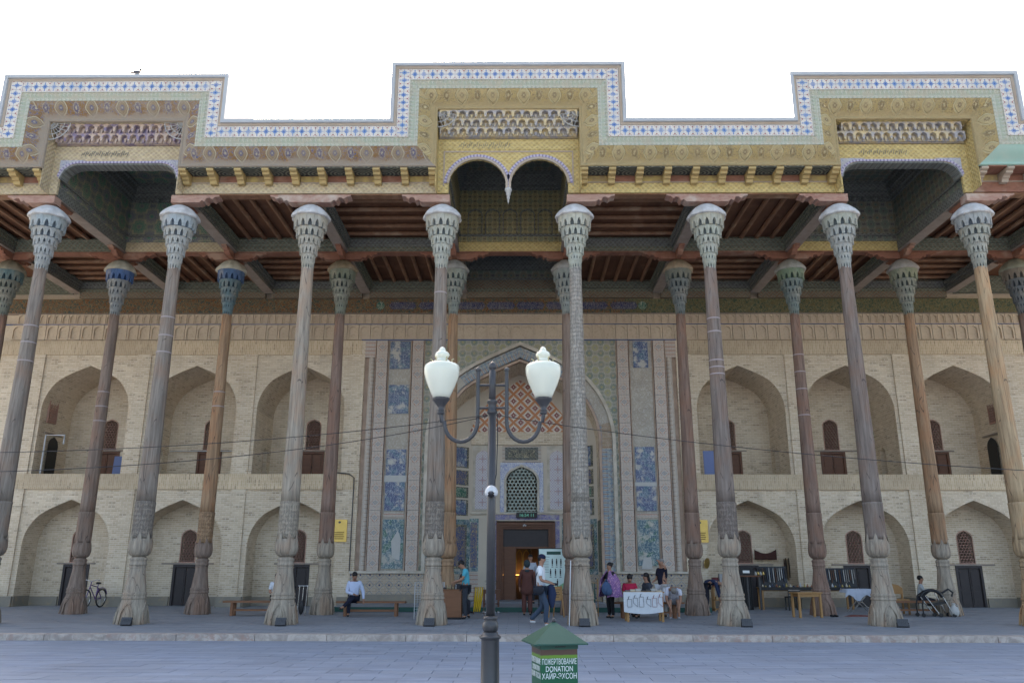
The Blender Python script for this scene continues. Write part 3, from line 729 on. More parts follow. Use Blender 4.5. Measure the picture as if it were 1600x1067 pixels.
    mb = MB().box(xo-.05, xo+.05, 31.5, 32.5, 8.56, 8.62); P(mb, 'lintel', 'weathered')
    A = [(-.36, 5.0)]+arch(.36, 6.2, 6.6, 6)+[(.36, 5.0)]; mb = MB(); mb.add([(xo-s*.03, 32.35+x, z) for x, z in A], [tuple(range(len(A)))]); P(mb, 'doorway_shade_sheet', 'black')  # flat black sheet on the jamb paints the dark of a side opening
    mb = MB().box(xo-.06, xo+.02, 31.75, 32.9, 6.66, 6.72); P(mb, 'lintel', 'weathered')

# ------------------------------------------------------------ stucco and painted friezes over the wall
fz = thing('stucco_frieze', 'two rows of small blind stucco niches over the arcades and portal', 'frieze', (0, YW, 10.3))
MB().box(-24, 24, .1, 2.4, .02, 3.12).build('backing', 'stucco', fz)
def niche_panel(w, h, name):
    mb = MB(); p = arch(w*.34, h*.62, h*.88, 5); wall_arch(mb, -w/2+.012, w/2-.012, h*.06, h-.012, 0, p, -.03, .03)
    mb.box(-w/2+.012, w/2-.012, -.03, .03, .0, h*.06); mb.box(-w/2+.03, w/2-.03, .03, .05, h*.05, h-.03)
    for a, b in ((-w/2+.012, -w/2+.03), (w/2-.03, w/2-.012)): mb.box(a, b, -.031, .05, 0, h-.012)
    return mb.mesh(name, 'stucco')
pm = niche_panel(.47, .64, 'stucco_panel'); nm = niche_panel(.30, .42, 'stucco_niche')
for q in range(-43, 44): link('stucco_panel', pm, fz, loc=(q*.47+.2, .03, .06))
for q in range(-67, 68): link('stucco_niche', nm, fz, loc=(q*.30+.2, -.01, .71))
MB().box(-24, 24, -.07, .1, 1.135, 1.16).build('moulding', 'weathered', fz)
MB().box(-24, 24, -.05, .1, .70, .708).build('moulding', 'blue_stripe', fz)
MB().box(-6, 6.6, -.06, .1, .03, .055).build('moulding', 'blue_stripe', fz)
pf = thing('painted_frieze', 'dark painted frieze with blue calligraphy cartouches under the ceiling', 'frieze', (0, YW-.12, 11.46))
MB().box(-24, -2.9, 0, .2, 0, .58).build('frieze_board', 'painted_frieze', pf)
MB().box(4.6, 24, 0, .2, 0, .58).build('frieze_board', 'painted_frieze_olive', pf)
MB().box(-2.9, 4.6, 0, .2, 0, .58).build('frieze_board', 'painted_frieze', pf)
for q, (x, w) in enumerate([(-4.4, 1.1), (-3.2, 1.1), (-1.62, 1.15), (-.42, 1.15), (.78, 1.15), (1.98, 1.15), (3.35, 1.1), (4.55, 1.1)]):
    mb = MB(); h = .15; mb.prism([(x-w/2, 0+.29), (x-w/2+.1, .29-h), (x+w/2-.1, .29-h), (x+w/2, .29), (x+w/2-.1, .29+h), (x-w/2+.1, .29+h)], -.02, .0)
    mb.build('cartouche', 'cartouche', pf)
for x in (-5.3, 5.3): MB().prism([(x+.17*cos(t*pi/6), .29+.17*sin(t*pi/6)) for t in range(12)], -.02, 0).build('roundel', 'green_script', pf)

# ------------------------------------------------------------ tiled portal
po = thing('tiled_portal', 'tall pointed entrance portal faced with worn blue and rose tile mosaic', 'portal', (XW, YW, ZP))
def Q(mb, name, m, **k):
    mb.v = [(x, y, z-ZP) for x, y, z in mb.v]; return mb.build(name, m, po, **k)
ZT = 10.32
for s in (-1, 1):
    def bx(a, b, y0, y1, z0, z1): return MB().box(min(s*a, s*b), max(s*a, s*b), y0, y1, z0, z1)
    Q(bx(6.2, 6.33, -.03, .5, ZP, ZT), 'edge_strip', 'brick')
    Q(bx(6.05, 6.2, .10, .5, 1.42, 9.62), 'recess', 'salmon_moulding')
    mb = MB(); n = 8; pr = [(s*(5.93+.12*cos(t*pi/n)), .08-.13*sin(t*pi/n)) for t in range(n+1)]
    v = [(x, y, z) for x, y in pr for z in (1.42, 9.62)]; mb.add(v, [(2*i, 2*i+1, 2*i+3, 2*i+2) for i in range(n)], [[(i*.05, 1.4), (i*.05, 9.6), (i*.05+.05, 9.6), (i*.05+.05, 1.4)] for i in range(n)], True)
    mb.box(min(s*5.80, s*6.05), max(s*5.80, s*6.05), .08, .5, 1.42, 9.62); Q(mb, 'engaged_moulding', 'mosaic_pale')
    Q(bx(5.79, 6.2, -.03, .5, 9.62, ZT), 'mosaic_strip', 'mosaic_rose')
    z = 1.42; h = (ZT-1.42)/8
    for q in range(8):                             # rose mosaic slabs either side of the blue strip
        for a, b in ((5.28, 5.76), (3.84, 4.32)):
            mb = MB(); xm = s*(a+b)/2; mb.box(-abs(b-a)/2+.02, abs(b-a)/2-.02, -.04, .3, -h/2+.006, h/2-.006)
            o = mb.build('mosaic_strip', 'mosaic_rose', po); o.location = (xm, random.uniform(-.006, .006), z+q*h+h/2-ZP)
            for e_ in (a, b): pass
    for a in (5.775, 5.25, 4.34, 3.82): Q(bx(a-.014, a+.014, -.055, .3, 1.42, ZT), 'bead', 'salmon_moulding')
    for (a, b) in ((4.34, 5.0),):
        Q(bx(4.355, 5.235, .02, .3, 1.42, ZT), 'bare_plaster', 'plaster')
        if s < 0: segs = [(9.15, 10.28, 'blue_script_worn', 0), (7.35, 8.5, 'blue_script_worn', 0), (3.62, 5.95, 'blue_script', .02), (4.7, 4.95, 'plaster_white', -.03), (1.5, 3.3, 'teal_floral', 0)]
        else: segs = [(9.2, 10.28, 'blue_script', .1), (3.62, 6.05, 'blue_script', .02), (4.55, 4.7, 'plaster_white', -.03), (1.62, 3.3, 'teal_floral', 0)]
        for z0, z1, m, ins in segs:
            o = bx(4.40+ins, 5.19-ins, -.02 if ins >= 0 else -.03, .1, z0, z1); Q(o, 'tile_panel', m)
        Q(bx(4.42, 5.17, -.015, .1, 3.38, 3.52), 'pink_tile_row', 'mosaic_rose')
        if s < 0: Q(MB().prism([(-4.8, 1.9), (-4.52, 1.8), (-4.5, 2.6), (-4.62, 2.9), (-4.86, 2.5)], -.028, .0), 'plaster_patch', 'plaster_white')
        else: Q(MB().prism([(4.5, 1.5), (4.9, 1.5), (4.88, 1.95), (4.6, 1.9)], -.028, .0), 'plaster_patch', 'plaster_white')
    # sill, dado and bench wall
    Q(bx(3.05, 3.6, -.02, .4, ZP, 1.42), 'jamb_base', 'dado_mosaic')
    Q(bx(3.55, 6.36, -.16, .4, 1.34, 1.42), 'sill', 'white_rib')
    Q(bx(3.6, 6.33, -.08, .4, .60, 1.34), 'dado', 'dado_mosaic')
    Q(bx(3.6, 6.33, -.26, .4, ZP, .60), 'dado_base', 'plinth_stone')
# the arch: rib, mosaic band, inner rib
RO = 3.70; A = [(-RO, 1.42)]+arch(RO, 6.2, 10.24, 16)+[(RO, 1.42)]
mb = MB(); wall_arch(mb, -3.82, 3.82, 1.42, ZT, 0, arch(RO-.02, 6.2, 10.22, 16), .0, .1); Q(mb, 'spandrel', 'girih_green')
mb = MB(); ribbon(mb, A, .13, -.10, .06); Q(mb, 'white_rib', 'white_rib')
A1 = [(-3.57, 1.42)]+arch(3.57, 6.2, 10.06, 16)+[(3.57, 1.42)]
mb = MB(); ribbon(mb, [p for p in A1], .42, .03, .2); Q(mb, 'arch_band', 'mosaic_teal')
for s in (-1, 1):
    Q(MB().box(min(s*3.17, s*3.55), max(s*3.17, s*3.55), .015, .03, 6.0, 7.0), 'arch_band_patch', 'mosaic_orange')
    p = arch(3.57, 6.2, 10.06, 16); 
    seg = [q for q in A1 if q[0]*s > 0 and 7.0 < q[1] < 8.9]; seg = sorted(seg, key=lambda q: -q[1] if s > 0 else q[1])
    mb = MB(); ribbon(mb, seg, .40, .012, .03); Q(mb, 'plaster_patch', 'plaster')
A2 = [(-3.15, 1.42)]+arch(3.15, 6.2, 9.55, 16)+[(3.15, 1.42)]
mb = MB(); ribbon(mb, A2, .10, -.02, .2); Q(mb, 'inner_rib', 'salmon_moulding')
A3 = [(-3.05, ZP)]+arch(3.05, 6.2, 9.40, 16)+[(3.05, ZP)]
mb = MB(); shell(mb, A3, .05, 2.1); Q(mb, 'vault', 'brick')
# recess: back wall and splayed side walls
YBK = 2.1
for s in (-1, 1):
    def q4(z0, z1, m, name, d=0., t0=0., t1=1.):
        a = Vector((s*3.05, 1.15)); b = Vector((s*2.02, YBK)); n = Vector((-(b-a).y*s, (b-a).x*s)).normalized()*d
        if n.y > 0: n = -n
        p0 = a.lerp(b, t0)+n; p1 = a.lerp(b, t1)+n; mb = MB(); L = (p1-p0).length
        mb.add([(p0.x, p0.y, z0), (p1.x, p1.y, z0), (p1.x, p1.y, z1), (p0.x, p0.y, z1)], [(0, 1, 2, 3)], [[(0, z0), (L, z0), (L, z1), (0, z1)]]); return Q(mb, name, m)
    q4(ZP, 9.4, 'pale_wall', 'splay_wall')
    for z0, z1, m in ((5.45, 6.3, 'blue_script'), (4.75, 5.35, 'gold_script'), (4.25, 4.68, 'green_script'), (3.55, 4.18, 'blue_script')):
        q4(z0, z1, 'dark_script', 'tile_frame', .02, .12, .9); q4(z0+.04, z1-.04, m, 'tile_panel', .03, .2, .82)
    q4(1.3, 3.4, 'teal_floral', 'inscription_border', .02, .04, .97); q4(1.5, 3.2, 'dark_script', 'inscription_border', .03, .14, .86); q4(1.6, 3.1, 'gold_script', 'inscription_panel', .04, .2, .8)
    q4(ZP+.15, 1.3, 'dado_mosaic', 'dado', .02)
    Q(MB().box(min(s*3.02, s*3.045), max(s*3.02, s*3.045), .1, 1.1, 1.4, 3.3), 'side_panel', 'green_beam')
mb = MB(); DX = .22; DW = .72                      # doorway a little right of the axis
for a_, b_, z0, z1 in ((-2.1, DX-1.18, ZP, 9.4), (DX+1.18, 2.1, ZP, 9.4), (DX-1.18, DX+1.18, 3.36, 3.68), (DX-1.18, DX-.78, 3.68, 5.5), (DX+.46, DX+1.18, 3.68, 5.5), (DX-1.18, DX+1.18, 5.5, 9.4)):
    mb.box(a_, b_, YBK, YBK+.4, z0, z1)
Q(mb, 'back_wall', 'pale_wall')
Q(MB().box(-2.02, 2.02, YBK-.10, YBK, 6.42, 6.95), 'cornice_band', 'brick')
mb = MB(); zz = 6.95; mb.box(-1.75, 1.75, YBK-.03, YBK, zz, 7.15)
tp = [(-2.08, 6.96), (2.08, 6.96), (1.8, 7.65), (1.3, 8.25), (.55, 8.85), (0, 9.15), (-.55, 8.85), (-1.3, 8.25), (-1.8, 7.65)]
mb = MB().prism(tp, YBK-.05, YBK-.01); Q(mb, 'diamond_mosaic', 'diamond_mosaic')
for s in (-1, 1):
    xx = s*1.52; mb = MB(); mb.box(xx-.42, xx+.42, YBK-.03, YBK, 3.75, 6.4); Q(mb, 'panel_surround', 'white_rib')
    A = [(xx-.31, 3.82)]+[(xx+x, z) for x, z in arch(.31, 5.85, 6.2, 6)]+[(xx+.31, 3.82)]; Q(MB().prism(A, YBK-.045, YBK-.03), 'cross_panel', 'cross_tile')
    Q(MB().box(DX+s*1.27-.09, DX+s*1.27+.09, YBK-.03, YBK, ZP+.2, 3.36), 'door_surround', 'violet_tile')
    Q(MB().box(DX+s*1.40-.04, DX+s*1.40+.04, YBK-.05, YBK, ZP+.2, 3.36), 'door_rib', 'white_rib')
    Q(MB().box(min(s*1.68, s*2.05), max(s*1.68, s*2.05), YBK-.03, YBK, 1.4, 3.45), 'inscription_border', 'teal_floral')
    Q(MB().box(min(s*1.73, s*2.0), max(s*1.73, s*2.0), YBK-.04, YBK-.03, 1.55, 3.3), 'inscription_panel', 'gold_script')
    Q(MB().box(min(s*1.68, s*2.05), max(s*1.68, s*2.05), YBK-.03, YBK, ZP+.2, 1.36), 'dado', 'mosaic_rose')
Q(MB().box(-2.02, 2.02, YBK-.08, YBK-.0, 3.62, 3.68), 'cornice_band', 'white_rib')
Q(MB().box(DX-1.36, DX+1.36, YBK-.02, YBK, 3.40, 3.6), 'door_surround', 'violet_tile')
CX = .06
Q(MB().box(CX-.80, CX+.80, YBK-.04, YBK, 5.72, 6.38), 'panel_surround', 'mosaic_pale')
Q(MB().box(CX-.68, CX+.68, YBK-.055, YBK-.04, 5.8, 6.32), 'inscription_border', 'dark_beam')
Q(MB().box(CX-.55, CX+.55, YBK-.07, YBK-.055, 5.9, 6.22), 'inscription_panel', 'dark_script')
mb = MB(); wall_arch(mb, CX-.88, CX+.88, 3.7, 5.70, CX, arch(.70, 4.9, 5.60, 8), YBK-.05, YBK); Q(mb, 'window_surround', 'blue_floral')
mb = MB(); A = [(CX-.72, 3.7)]+[(CX+x, z) for x, z in arch(.72, 4.9, 5.62, 8)]+[(CX+.72, 3.7)]; ribbon(mb, A, .09, YBK-.08, YBK+.02); Q(mb, 'window_rib', 'white_rib')
link('lattice_window', lattice(1.24, 1.84, .155, 'lattice_green', True, .06, .62), po, loc=(CX, YBK+.04, 3.72-ZP))
# door frame
mb = MB()
for k_, (w_, y_) in enumerate(((1.13, -.12), (1.04, -.06), (.96, .0))):
    for s in (-1, 1): mb.box(DX+s*w_-.05, DX+s*w_+.05, YBK+y_, YBK+.3, ZP+.2, 3.3-k_*.08)
    mb.box(DX-w_+.05, DX+w_-.05, YBK+y_, YBK+.3, 3.2-k_*.08, 3.3-k_*.08)
Q(mb, 'door_frame', 'brown_wood')
Q(MB().box(DX-.91, DX+.91, YBK+.1, YBK+.16, 2.28, 2.36), 'transom', 'brown_wood')
Q(MB().box(DX-.90, DX-.40, YBK+.12, YBK+.17, ZP+.2, 2.28), 'door_leaf', 'brown_wood'); Q(MB().box(DX+.84, DX+.90, YBK+.1, YBK+.6, ZP+.2, 2.28), 'door_leaf', 'brown_wood')
Q(MB().box(DX-.91, DX+.91, YBK+.12, YBK+.13, 2.36, 3.05), 'fanlight', 'door_dark')
Q(MB().box(-3.05, 3.05, -.1, 2.6, ZP, ZP+.2), 'threshold', 'podium_marble')
plat = MB().box(-6.3, 6.3, -3.2, -.27, 0, .17).build('entrance_platform', 'podium_marble', po); 
MB().box(-6.3, 6.3, -3.225, -3.2, .02, .168).build('green_fascia', 'green_paint', po)

# ------------------------------------------------------------ timber ceiling
tc = thing('timber_ceiling', 'dark red timber ceiling of beams and joists over the porch', 'ceiling', (0, 24, 12))
def C(mb, name, m, **k):
    mb.v = [(x, y-24, z-12) for x, y, z in mb.v]; return mb.build(name, m, tc, **k)
RAISED = {(0, 0), (-3, 0), (3, 0), (0, 1)}
ROWS = [(22.0, 26.68), (26.68, 31.1)]
for k in range(-5, 6):
    x = (k-.5)*S if k > 0 else (k+.5)*S
    if k == 0: continue
    for r, (y0, y1) in enumerate(ROWS):
        C(MB().box(x-.15, x+.15, y0+.17, y1-.17, 12.26, 12.80), 'main_beam', 'dark_beam')
        C(MB().box(x-.19, x+.19, y0+.17, y1-.17, 12.235, 12.262), 'beam_soffit', 'weathered')
for k in range(-4, 5):
    xc = k*S; hx = S/2-.16
    for r, (y0, y1) in enumerate(ROWS):
        if (k, r) not in RAISED:
            m = ['green_beam', 'dark_beam'][(k+r) % 2]
            mb = MB(); a, b, c, d = xc-hx, xc+hx, y0+.17, y1-.17
            for z0, z1, t in ((12.44, 12.52, .05), (12.52, 12.63, .10), (12.63, 12.68, .14)):
                mb.box(a, b, c, c+t, z0, z1); mb.box(a, b, d-t, d, z0, z1); mb.box(a, a+t, c+t, d-t, z0, z1); mb.box(b-t, b, c+t, d-t, z0, z1)
            C(mb, 'coffer_moulding', m)
            C(MB().box(a, b, c, d, 12.80, 12.84), 'ceiling_board', 'ceiling_wood')
            n = 6 if (k+r) % 2 == 0 else 6
            for q in range(n):
                t = (q+.5)/n
                if (k+r) % 2 == 0: xx = a+.2+(b-a-.4)*t; jb = MB().tube([(xx, c+.05, 12.73), (xx, d-.05, 12.73)], .075, 7)
                else: yy = c+.2+(d-c-.4)*t; jb = MB().tube([(a+.05, yy, 12.73), (b-.05, yy, 12.73)], .075, 7)
                C(jb, 'joist', 'joist_wood')
        # transverse beams at the back of each bay
        m = 'carved_beam_yellow' if (k, r) in ((3, 0), (0, 0)) else ('carved_beam' if (k, r) == (-3, 0) else 'green_beam')
        yb = y1
        if r == 0:
            C(MB().box(xc-hx-.01, xc+hx+.01, yb-.16, yb+.16, 12.26, 12.80), 'cross_beam', m)
            C(MB().box(xc-hx-.01, xc+hx+.01, yb-.19, yb+.19, 12.235, 12.262), 'beam_soffit', 'red_board')
        else:
            C(MB().box(xc-hx-.01, xc+hx+.01, yb-.16, yb+.0, 12.05, 12.80), 'cross_beam', 'ceiling_strap')
            C(MB().box(xc-hx-.01, xc+hx+.01, yb-.22, yb-.161, 12.30, 12.42), 'wall_moulding', 'green_beam')
for s in (-1, 1):
    a, b = sorted((s*4.55*S, s*24)); C(MB().box(a, b, 22, 31.1, 12.96, 13.0), 'ceiling_board', 'ceiling_wood')
    for yb in (26.68, 31.02): C(MB().box(a, b, yb-.16, yb+.10, 12.26, 12.93), 'cross_beam', 'green_beam')
mb = MB()                                          # roof slabs over the flat bays
for k in range(-4, 5):
    for r, (y0, y1) in enumerate([(22.02, 26.68), (26.68, 31.3)]):
        if (k, r) not in RAISED: mb.box(k*S-S/2, k*S+S/2, y0, y1, 13.02, 13.9)
mb.box(-24, -4.5*S, 22.02, 31.3, 13.02, 13.9); mb.box(4.5*S, 24, 22.02, 31.3, 13.02, 13.9)
C(mb, 'roof_slab', 'pale_board')
def raised(xc, hx, y0, y1, ztop, wallm, ceilm, front=True):
    o = MB(); zc = ztop
    w = .04
    for (a, b, c, d) in ((xc-hx-w, xc-hx, y0, y1), (xc+hx, xc+hx+w, y0, y1), (xc-hx, xc+hx, y1-w, y1)): o.box(a, b, c, d, 12.62, zc)
    if not front: o.box(xc-hx, xc+hx, y0, y0+w, 12.81, zc)
    C(o, 'coffer_wall', wallm)
    o = MB(); t = .22                                   # stepped cornices
    for z0, z1, t in ((12.80, 12.88, .06), (zc-.62, zc-.5, .08), (zc-.5, zc-.32, .16), (zc-.32, zc-.1, .26), (zc-.1, zc, .34)):
        o.box(xc-hx, xc-hx+t, y0+.05, y1-.05, z0, z1); o.box(xc+hx-t, xc+hx, y0+.05, y1-.05, z0, z1); o.box(xc-hx+t, xc+hx-t, y1-t-.04, y1-.04, z0, z1)
    C(o, 'coffer_cornice', 'dark_beam')
    C(MB().box(xc-hx, xc+hx, y0, y1, zc, zc+.05), 'coffer_ceiling', ceilm)
    st = []                                              # star-shaped pendant recess
    yc = (y0+y1)/2; mb = MB()
    for q in range(16): a = q*pi/8; st.append((xc+(.62 if q % 2 else .45)*cos(a), yc+(.62 if q % 2 else .45)*sin(a)))
    for i in range(16):
        p, q = st[i], st[(i+1) % 16]; mb.add([(*p, zc-.14), (*q, zc-.14), (*q, zc), (*p, zc)], [(0, 1, 2, 3)])
        mb.add([(*p, zc-.14), (*q, zc-.14), (xc+(q[0]-xc)*.6, yc+(q[1]-yc)*.6, zc-.02), (xc+(p[0]-xc)*.6, yc+(p[1]-yc)*.6, zc-.02)], [(0, 1, 2, 3)])
    C(mb, 'star_boss', 'door_dark')
    if front:                                            # ribs and small pendants along the walls
        for q in range(9):
            x = xc-hx+.35+q*(2*hx-.7)/8; C(MB().ball((x, y1-.28, zc-.66), .07, 8, 6, (1, 1, 1.3)), 'pendant', 'dark_beam')
raised(0, S/2-.16, 22.1, 26.5, 15.2, 'girih_gold', 'girih_dark')
raised(0, S/2-.16, 26.85, 31.0, 13.85, 'girih_dark', 'girih_dark', False)
for s in (-1, 1): raised(s*3*S, S/2-.16, 22.1, 26.5, 14.75, 'girih_dark_green' if s < 0 else 'girih_dark', 'girih_dark_green' if s < 0 else 'girih_dark')
for xx in range(-5, 6):                               # arched niches on the rear wall of the central coffer
    if xx % 2: continue
    x = xx*.31; mb = MB(); A = [(x-.26, 12.9)]+[(x+a, z) for a, z in arch(.26, 13.6, 13.85, 5)]+[(x+.26, 12.9)]; ribbon(mb, A, .03, 26.40, 26.45); C(mb, 'blind_arch', 'dark_beam')
bol = [(-1.2, 12.235), (-1.2, 12.19), (-1.08, 12.17), (-1.0, 12.10), (-.93, 12.15), (-.84, 12.14), (-.78, 12.03), (-.70, 12.07), (-.62, 12.0), (.62, 12.0), (.70, 12.07), (.78, 12.03), (.84, 12.14), (.93, 12.15), (1.0, 12.10), (1.08, 12.17), (1.2, 12.19), (1.2, 12.235)]
for i in [q+.5 for q in range(-5, 5)]:
    x = i*S
    C(MB().prism([(x+a, z) for a, z in bol], 26.56, 26.80), 'bolster', 'red_board')
    C(MB().prismx([(26.68+a*.8, z) for a, z in bol], x-.09, x+.09), 'bolster', 'red_board')
    if abs(i) < 4:
        sd_ = {.5: 1, 1.5: 0, 2.5: -1, 3.5: 1}[abs(i)]*(1 if i > 0 else -1); cut = .22
        bl = [(a, z) for a, z in bol] if sd_ == 0 else sorted([(a, z) for a, z in bol if a*sd_ > -cut], key=lambda p: p[0]*sd_)
        if sd_:
            low_ = [p for p in bl if p[1] < 12.235]; bl = [(-sd_*cut, 12.235), (-sd_*cut, 12.0)]+low_+[(sd_*1.2, 12.235)]
        C(MB().prism([(x+a, z) for a, z in bl], 21.93, 22.28), 'bolster', 'bolster_wood')
        C(MB().prismx([(22.12+a*.85, z) for a, z in bol if a > -.2]+[(22.29, 12.235)] if False else [(22.30, 12.235), (22.30, 12.0), (22.8, 12.0), (22.86, 12.07), (22.93, 12.04), (23.0, 12.15), (23.1, 12.12), (23.2, 12.235)], x-.09, x+.09), 'bolster', 'red_board')

# ------------------------------------------------------------ cornice front
co = thing('painted_cornice', 'stepped cornice with blue flower tiles, painted cove and yellow brackets', 'cornice', (0, 22, 12))
def K(mb, name, m, **k):
    mb.v = [(x, y-22, z-12) for x, y, z in mb.v]; return mb.build(name, m, co, **k)
YT = 21.1; ZL, ZC, ZWg = 14.2, 16.1, 15.72; XC = 3.45; X0, X1 = 8.38, 15.05
path = [(-21.5, ZL), (-X1, ZL), (-X1, ZWg), (-X0, ZWg), (-X0, ZL), (-XC, ZL), (-XC, ZC), (XC, ZC), (XC, ZL), (X0, ZL), (X0, ZWg), (X1, ZWg), (X1, ZL), (21.5, ZL)]
def nrm(a, b): dx, dz = b[0]-a[0], b[1]-a[1]; L = abs(dx)+abs(dz); return (dz/L, -dx/L)
def off(i, d):
    ns = []
    if i > 0: ns.append(nrm(path[i-1], path[i]))
    if i < len(path)-1: ns.append(nrm(path[i], path[i+1]))
    if len(ns) == 1: return (path[i][0]+ns[0][0]*d, path[i][1]+ns[0][1]*d)
    return (path[i][0]+(ns[0][0]+ns[1][0])*d, path[i][1]+(ns[0][1]+ns[1][1])*d)
def sweep(prof, name, m, smooth=False):          # profile of (inward offset, y)
    for i in range(len(path)-1):
        mb = MB(); v = []; f = []; uvs = []; acc = 0
        a, b = path[i], path[i+1]; horiz = abs(a[1]-b[1]) < 1e-6
        for j, (d, y) in enumerate(prof):
            p, q = off(i, d), off(i+1, d); v += [(p[0], y, p[1]), (q[0], y, q[1])]
            if j:
                L = sqrt((d-prof[j-1][0])**2+(y-prof[j-1][1])**2); k = 2*j
                f.append((k-2, k-1, k+1, k)); A = lambda P: P[0] if horiz else P[1]
                pp, pq = off(i, prof[j-1][0]), off(i+1, prof[j-1][0])
                uvs.append([(A(pp), acc), (A(pq), acc), (A(q), acc+L), (A(p), acc+L)]); acc += L
        mb.add(v, f, uvs, smooth)
        K(mb, name, m(i) if callable(m) else m)
sweep([(.10, YT+.3), (-.02, YT+.3), (-.03, YT-.09), (.075, YT-.09), (.085, YT-.03)], 'coping', 'white_metal')
sweep([(.085, YT-.03), (.16, YT-.02), (.165, YT+.02)], 'coping_board', 'pale_board')
sweep([(.165, YT+.012), (.53, YT+.012)], 'tile_bed', 'mortar')
sweep([(.52, YT-.01), (.55, YT-.035), (.56, YT-.01), (.585, YT-.005), (.60, YT-.02), (.74, YT+.03), (.75, YT+.015), (.80, YT+.02), (.81, YT+.2)], 'green_moulding', 'green_moulding')
cov = [(.78, YT+.03), (.86, YT+.045), (.96, YT+.085), (1.05, YT+.14), (1.14, YT+.21), (1.22, YT+.27), (1.27, YT+.285), (1.28, YT+.27), (1.33, YT+.27), (1.34, YT+.34)]
sweep(cov, 'painted_cove', lambda i: 'cove_blue' if i < 5 else ('cove_yellow' if i < 12 else 'green_board'), True)
tm = MB().box(-.128, .128, -.012, .012, -.178, .178).mesh('flower_tile', 'flower_tile')
for i in range(len(path)-1):
    a, b = off(i, .345), off(i+1, .345); dx, dz = b[0]-a[0], b[1]-a[1]; L = abs(dx)+abs(dz); h = dx > .01
    c0 = -.17 if h else .17
    x0 = a if True else 0
    # verticals own the corners
    st = (.17 if h and i > 0 and False else 0)
    if h:
        s0 = .18 if i > 0 else 0; s1 = .18 if i < len(path)-2 else 0; n = max(1, round((L-s0-s1)/.262)); w = (L-s0-s1)/n
        for q in range(n): link('flower_tile', tm, co, loc=(a[0]+s0+w*(q+.5), YT-22, a[1]-12), scale=(w/.262, 1, .98)) if abs(a[0]+s0+w*(q+.5)) < 17.6 else None
    else:
        sg = 1 if dz > 0 else -1; n = max(1, round((L+.36)/.262)); w = (L+.36)/n
        for q in range(n): link('flower_tile', tm, co, loc=(a[0], YT-22, a[1]-sg*.18+sg*w*(q+.5)-12), rot=(0, rad(90), 0), scale=(w/.262, 1, .98))
# solid raised blocks behind the frames
for (xc, hw, zt, zc) in ((0, XC, ZC, 15.26), (-3*S, (X1-X0)/2, ZWg, 14.81), (3*S, (X1-X0)/2, ZWg, 14.81)):
    xm = xc if xc == 0 else (X0+X1)/2*(1 if xc > 0 else -1); a, b = xm-hw+.03, xm+hw-.03; hx = S/2-.1
    mb = MB(); ol, oh = xm-hw+1.31, xm+hw-1.31; mb.box(a, ol, 21.42, 27.1, 13.91, zt-.04); mb.box(oh, b, 21.42, 27.1, 13.91, zt-.04); mb.box(ol, xc-hx, 22.07, 27.1, 13.91, zt-.04); mb.box(xc+hx, oh, 22.07, 27.1, 13.91, zt-.04); mb.box(xc-hx, xc+hx, 26.52, 27.1, 13.91, zt-.04)
    mb.box(xc-hx, xc+hx, 22.06, 26.52, zc, zt-.04); K(mb, 'roof_block', 'white_metal')
    mb = MB(); mb.box(a+.0, b, 21.14, 21.42, zt-.79, zt-.04)
    K(mb, 'parapet_block', 'white_metal')
    mb = MB()                                     # white side cheeks of the raised frame
    mb.box(a-.02, a, 21.12, 27.1, 14.16, zt-.02); mb.box(b, b+.02, 21.12, 27.1, 14.16, zt-.02); K(mb, 'side_cheek', 'white_metal')
    for s_, xx in ((-1, a-.03), (1, b+.03)):
        for yy in (23.4, 24.6): K(MB().box(xx-.01, xx+.01, yy, yy+.12, 14.3, zt-.2), 'side_stripe', 'blue_stripe')
    # frame round the opening set back behind the cove
    yi = YT+.34; hi = hw-1.33; za = zt-1.33
    lo, hi2 = xm-hi, xm+hi
    mb = MB(); mb.box(lo-.02, lo+.0, yi, 22.0, 12.26, za); mb.box(hi2, hi2+.02, yi, 22.0, 12.26, za); mb.box(lo, hi2, yi, 21.98, za, za+.02); K(mb, 'opening_reveal', 'carved_beam' if xc < 0 else 'carved_beam_yellow')
mb = MB()
for (a, b, z1) in ((-24, -X1, ZL-.8), (-X0, -XC, ZL-.8), (XC, X0, ZL-.8), (X1, 24, ZL-.8)): mb.box(a, b, 21.44, 21.9, 12.86, 14.12)
K(mb, 'parapet_block', 'white_metal')
mb = MB()
for (a, b) in ((-24, -X1-.0), (-X0, -XC), (XC, X0), (X1, 24)): mb.box(a, b, YT+.04, 21.44, 13.42, 14.12)
K(mb, 'parapet_block', 'white_metal')
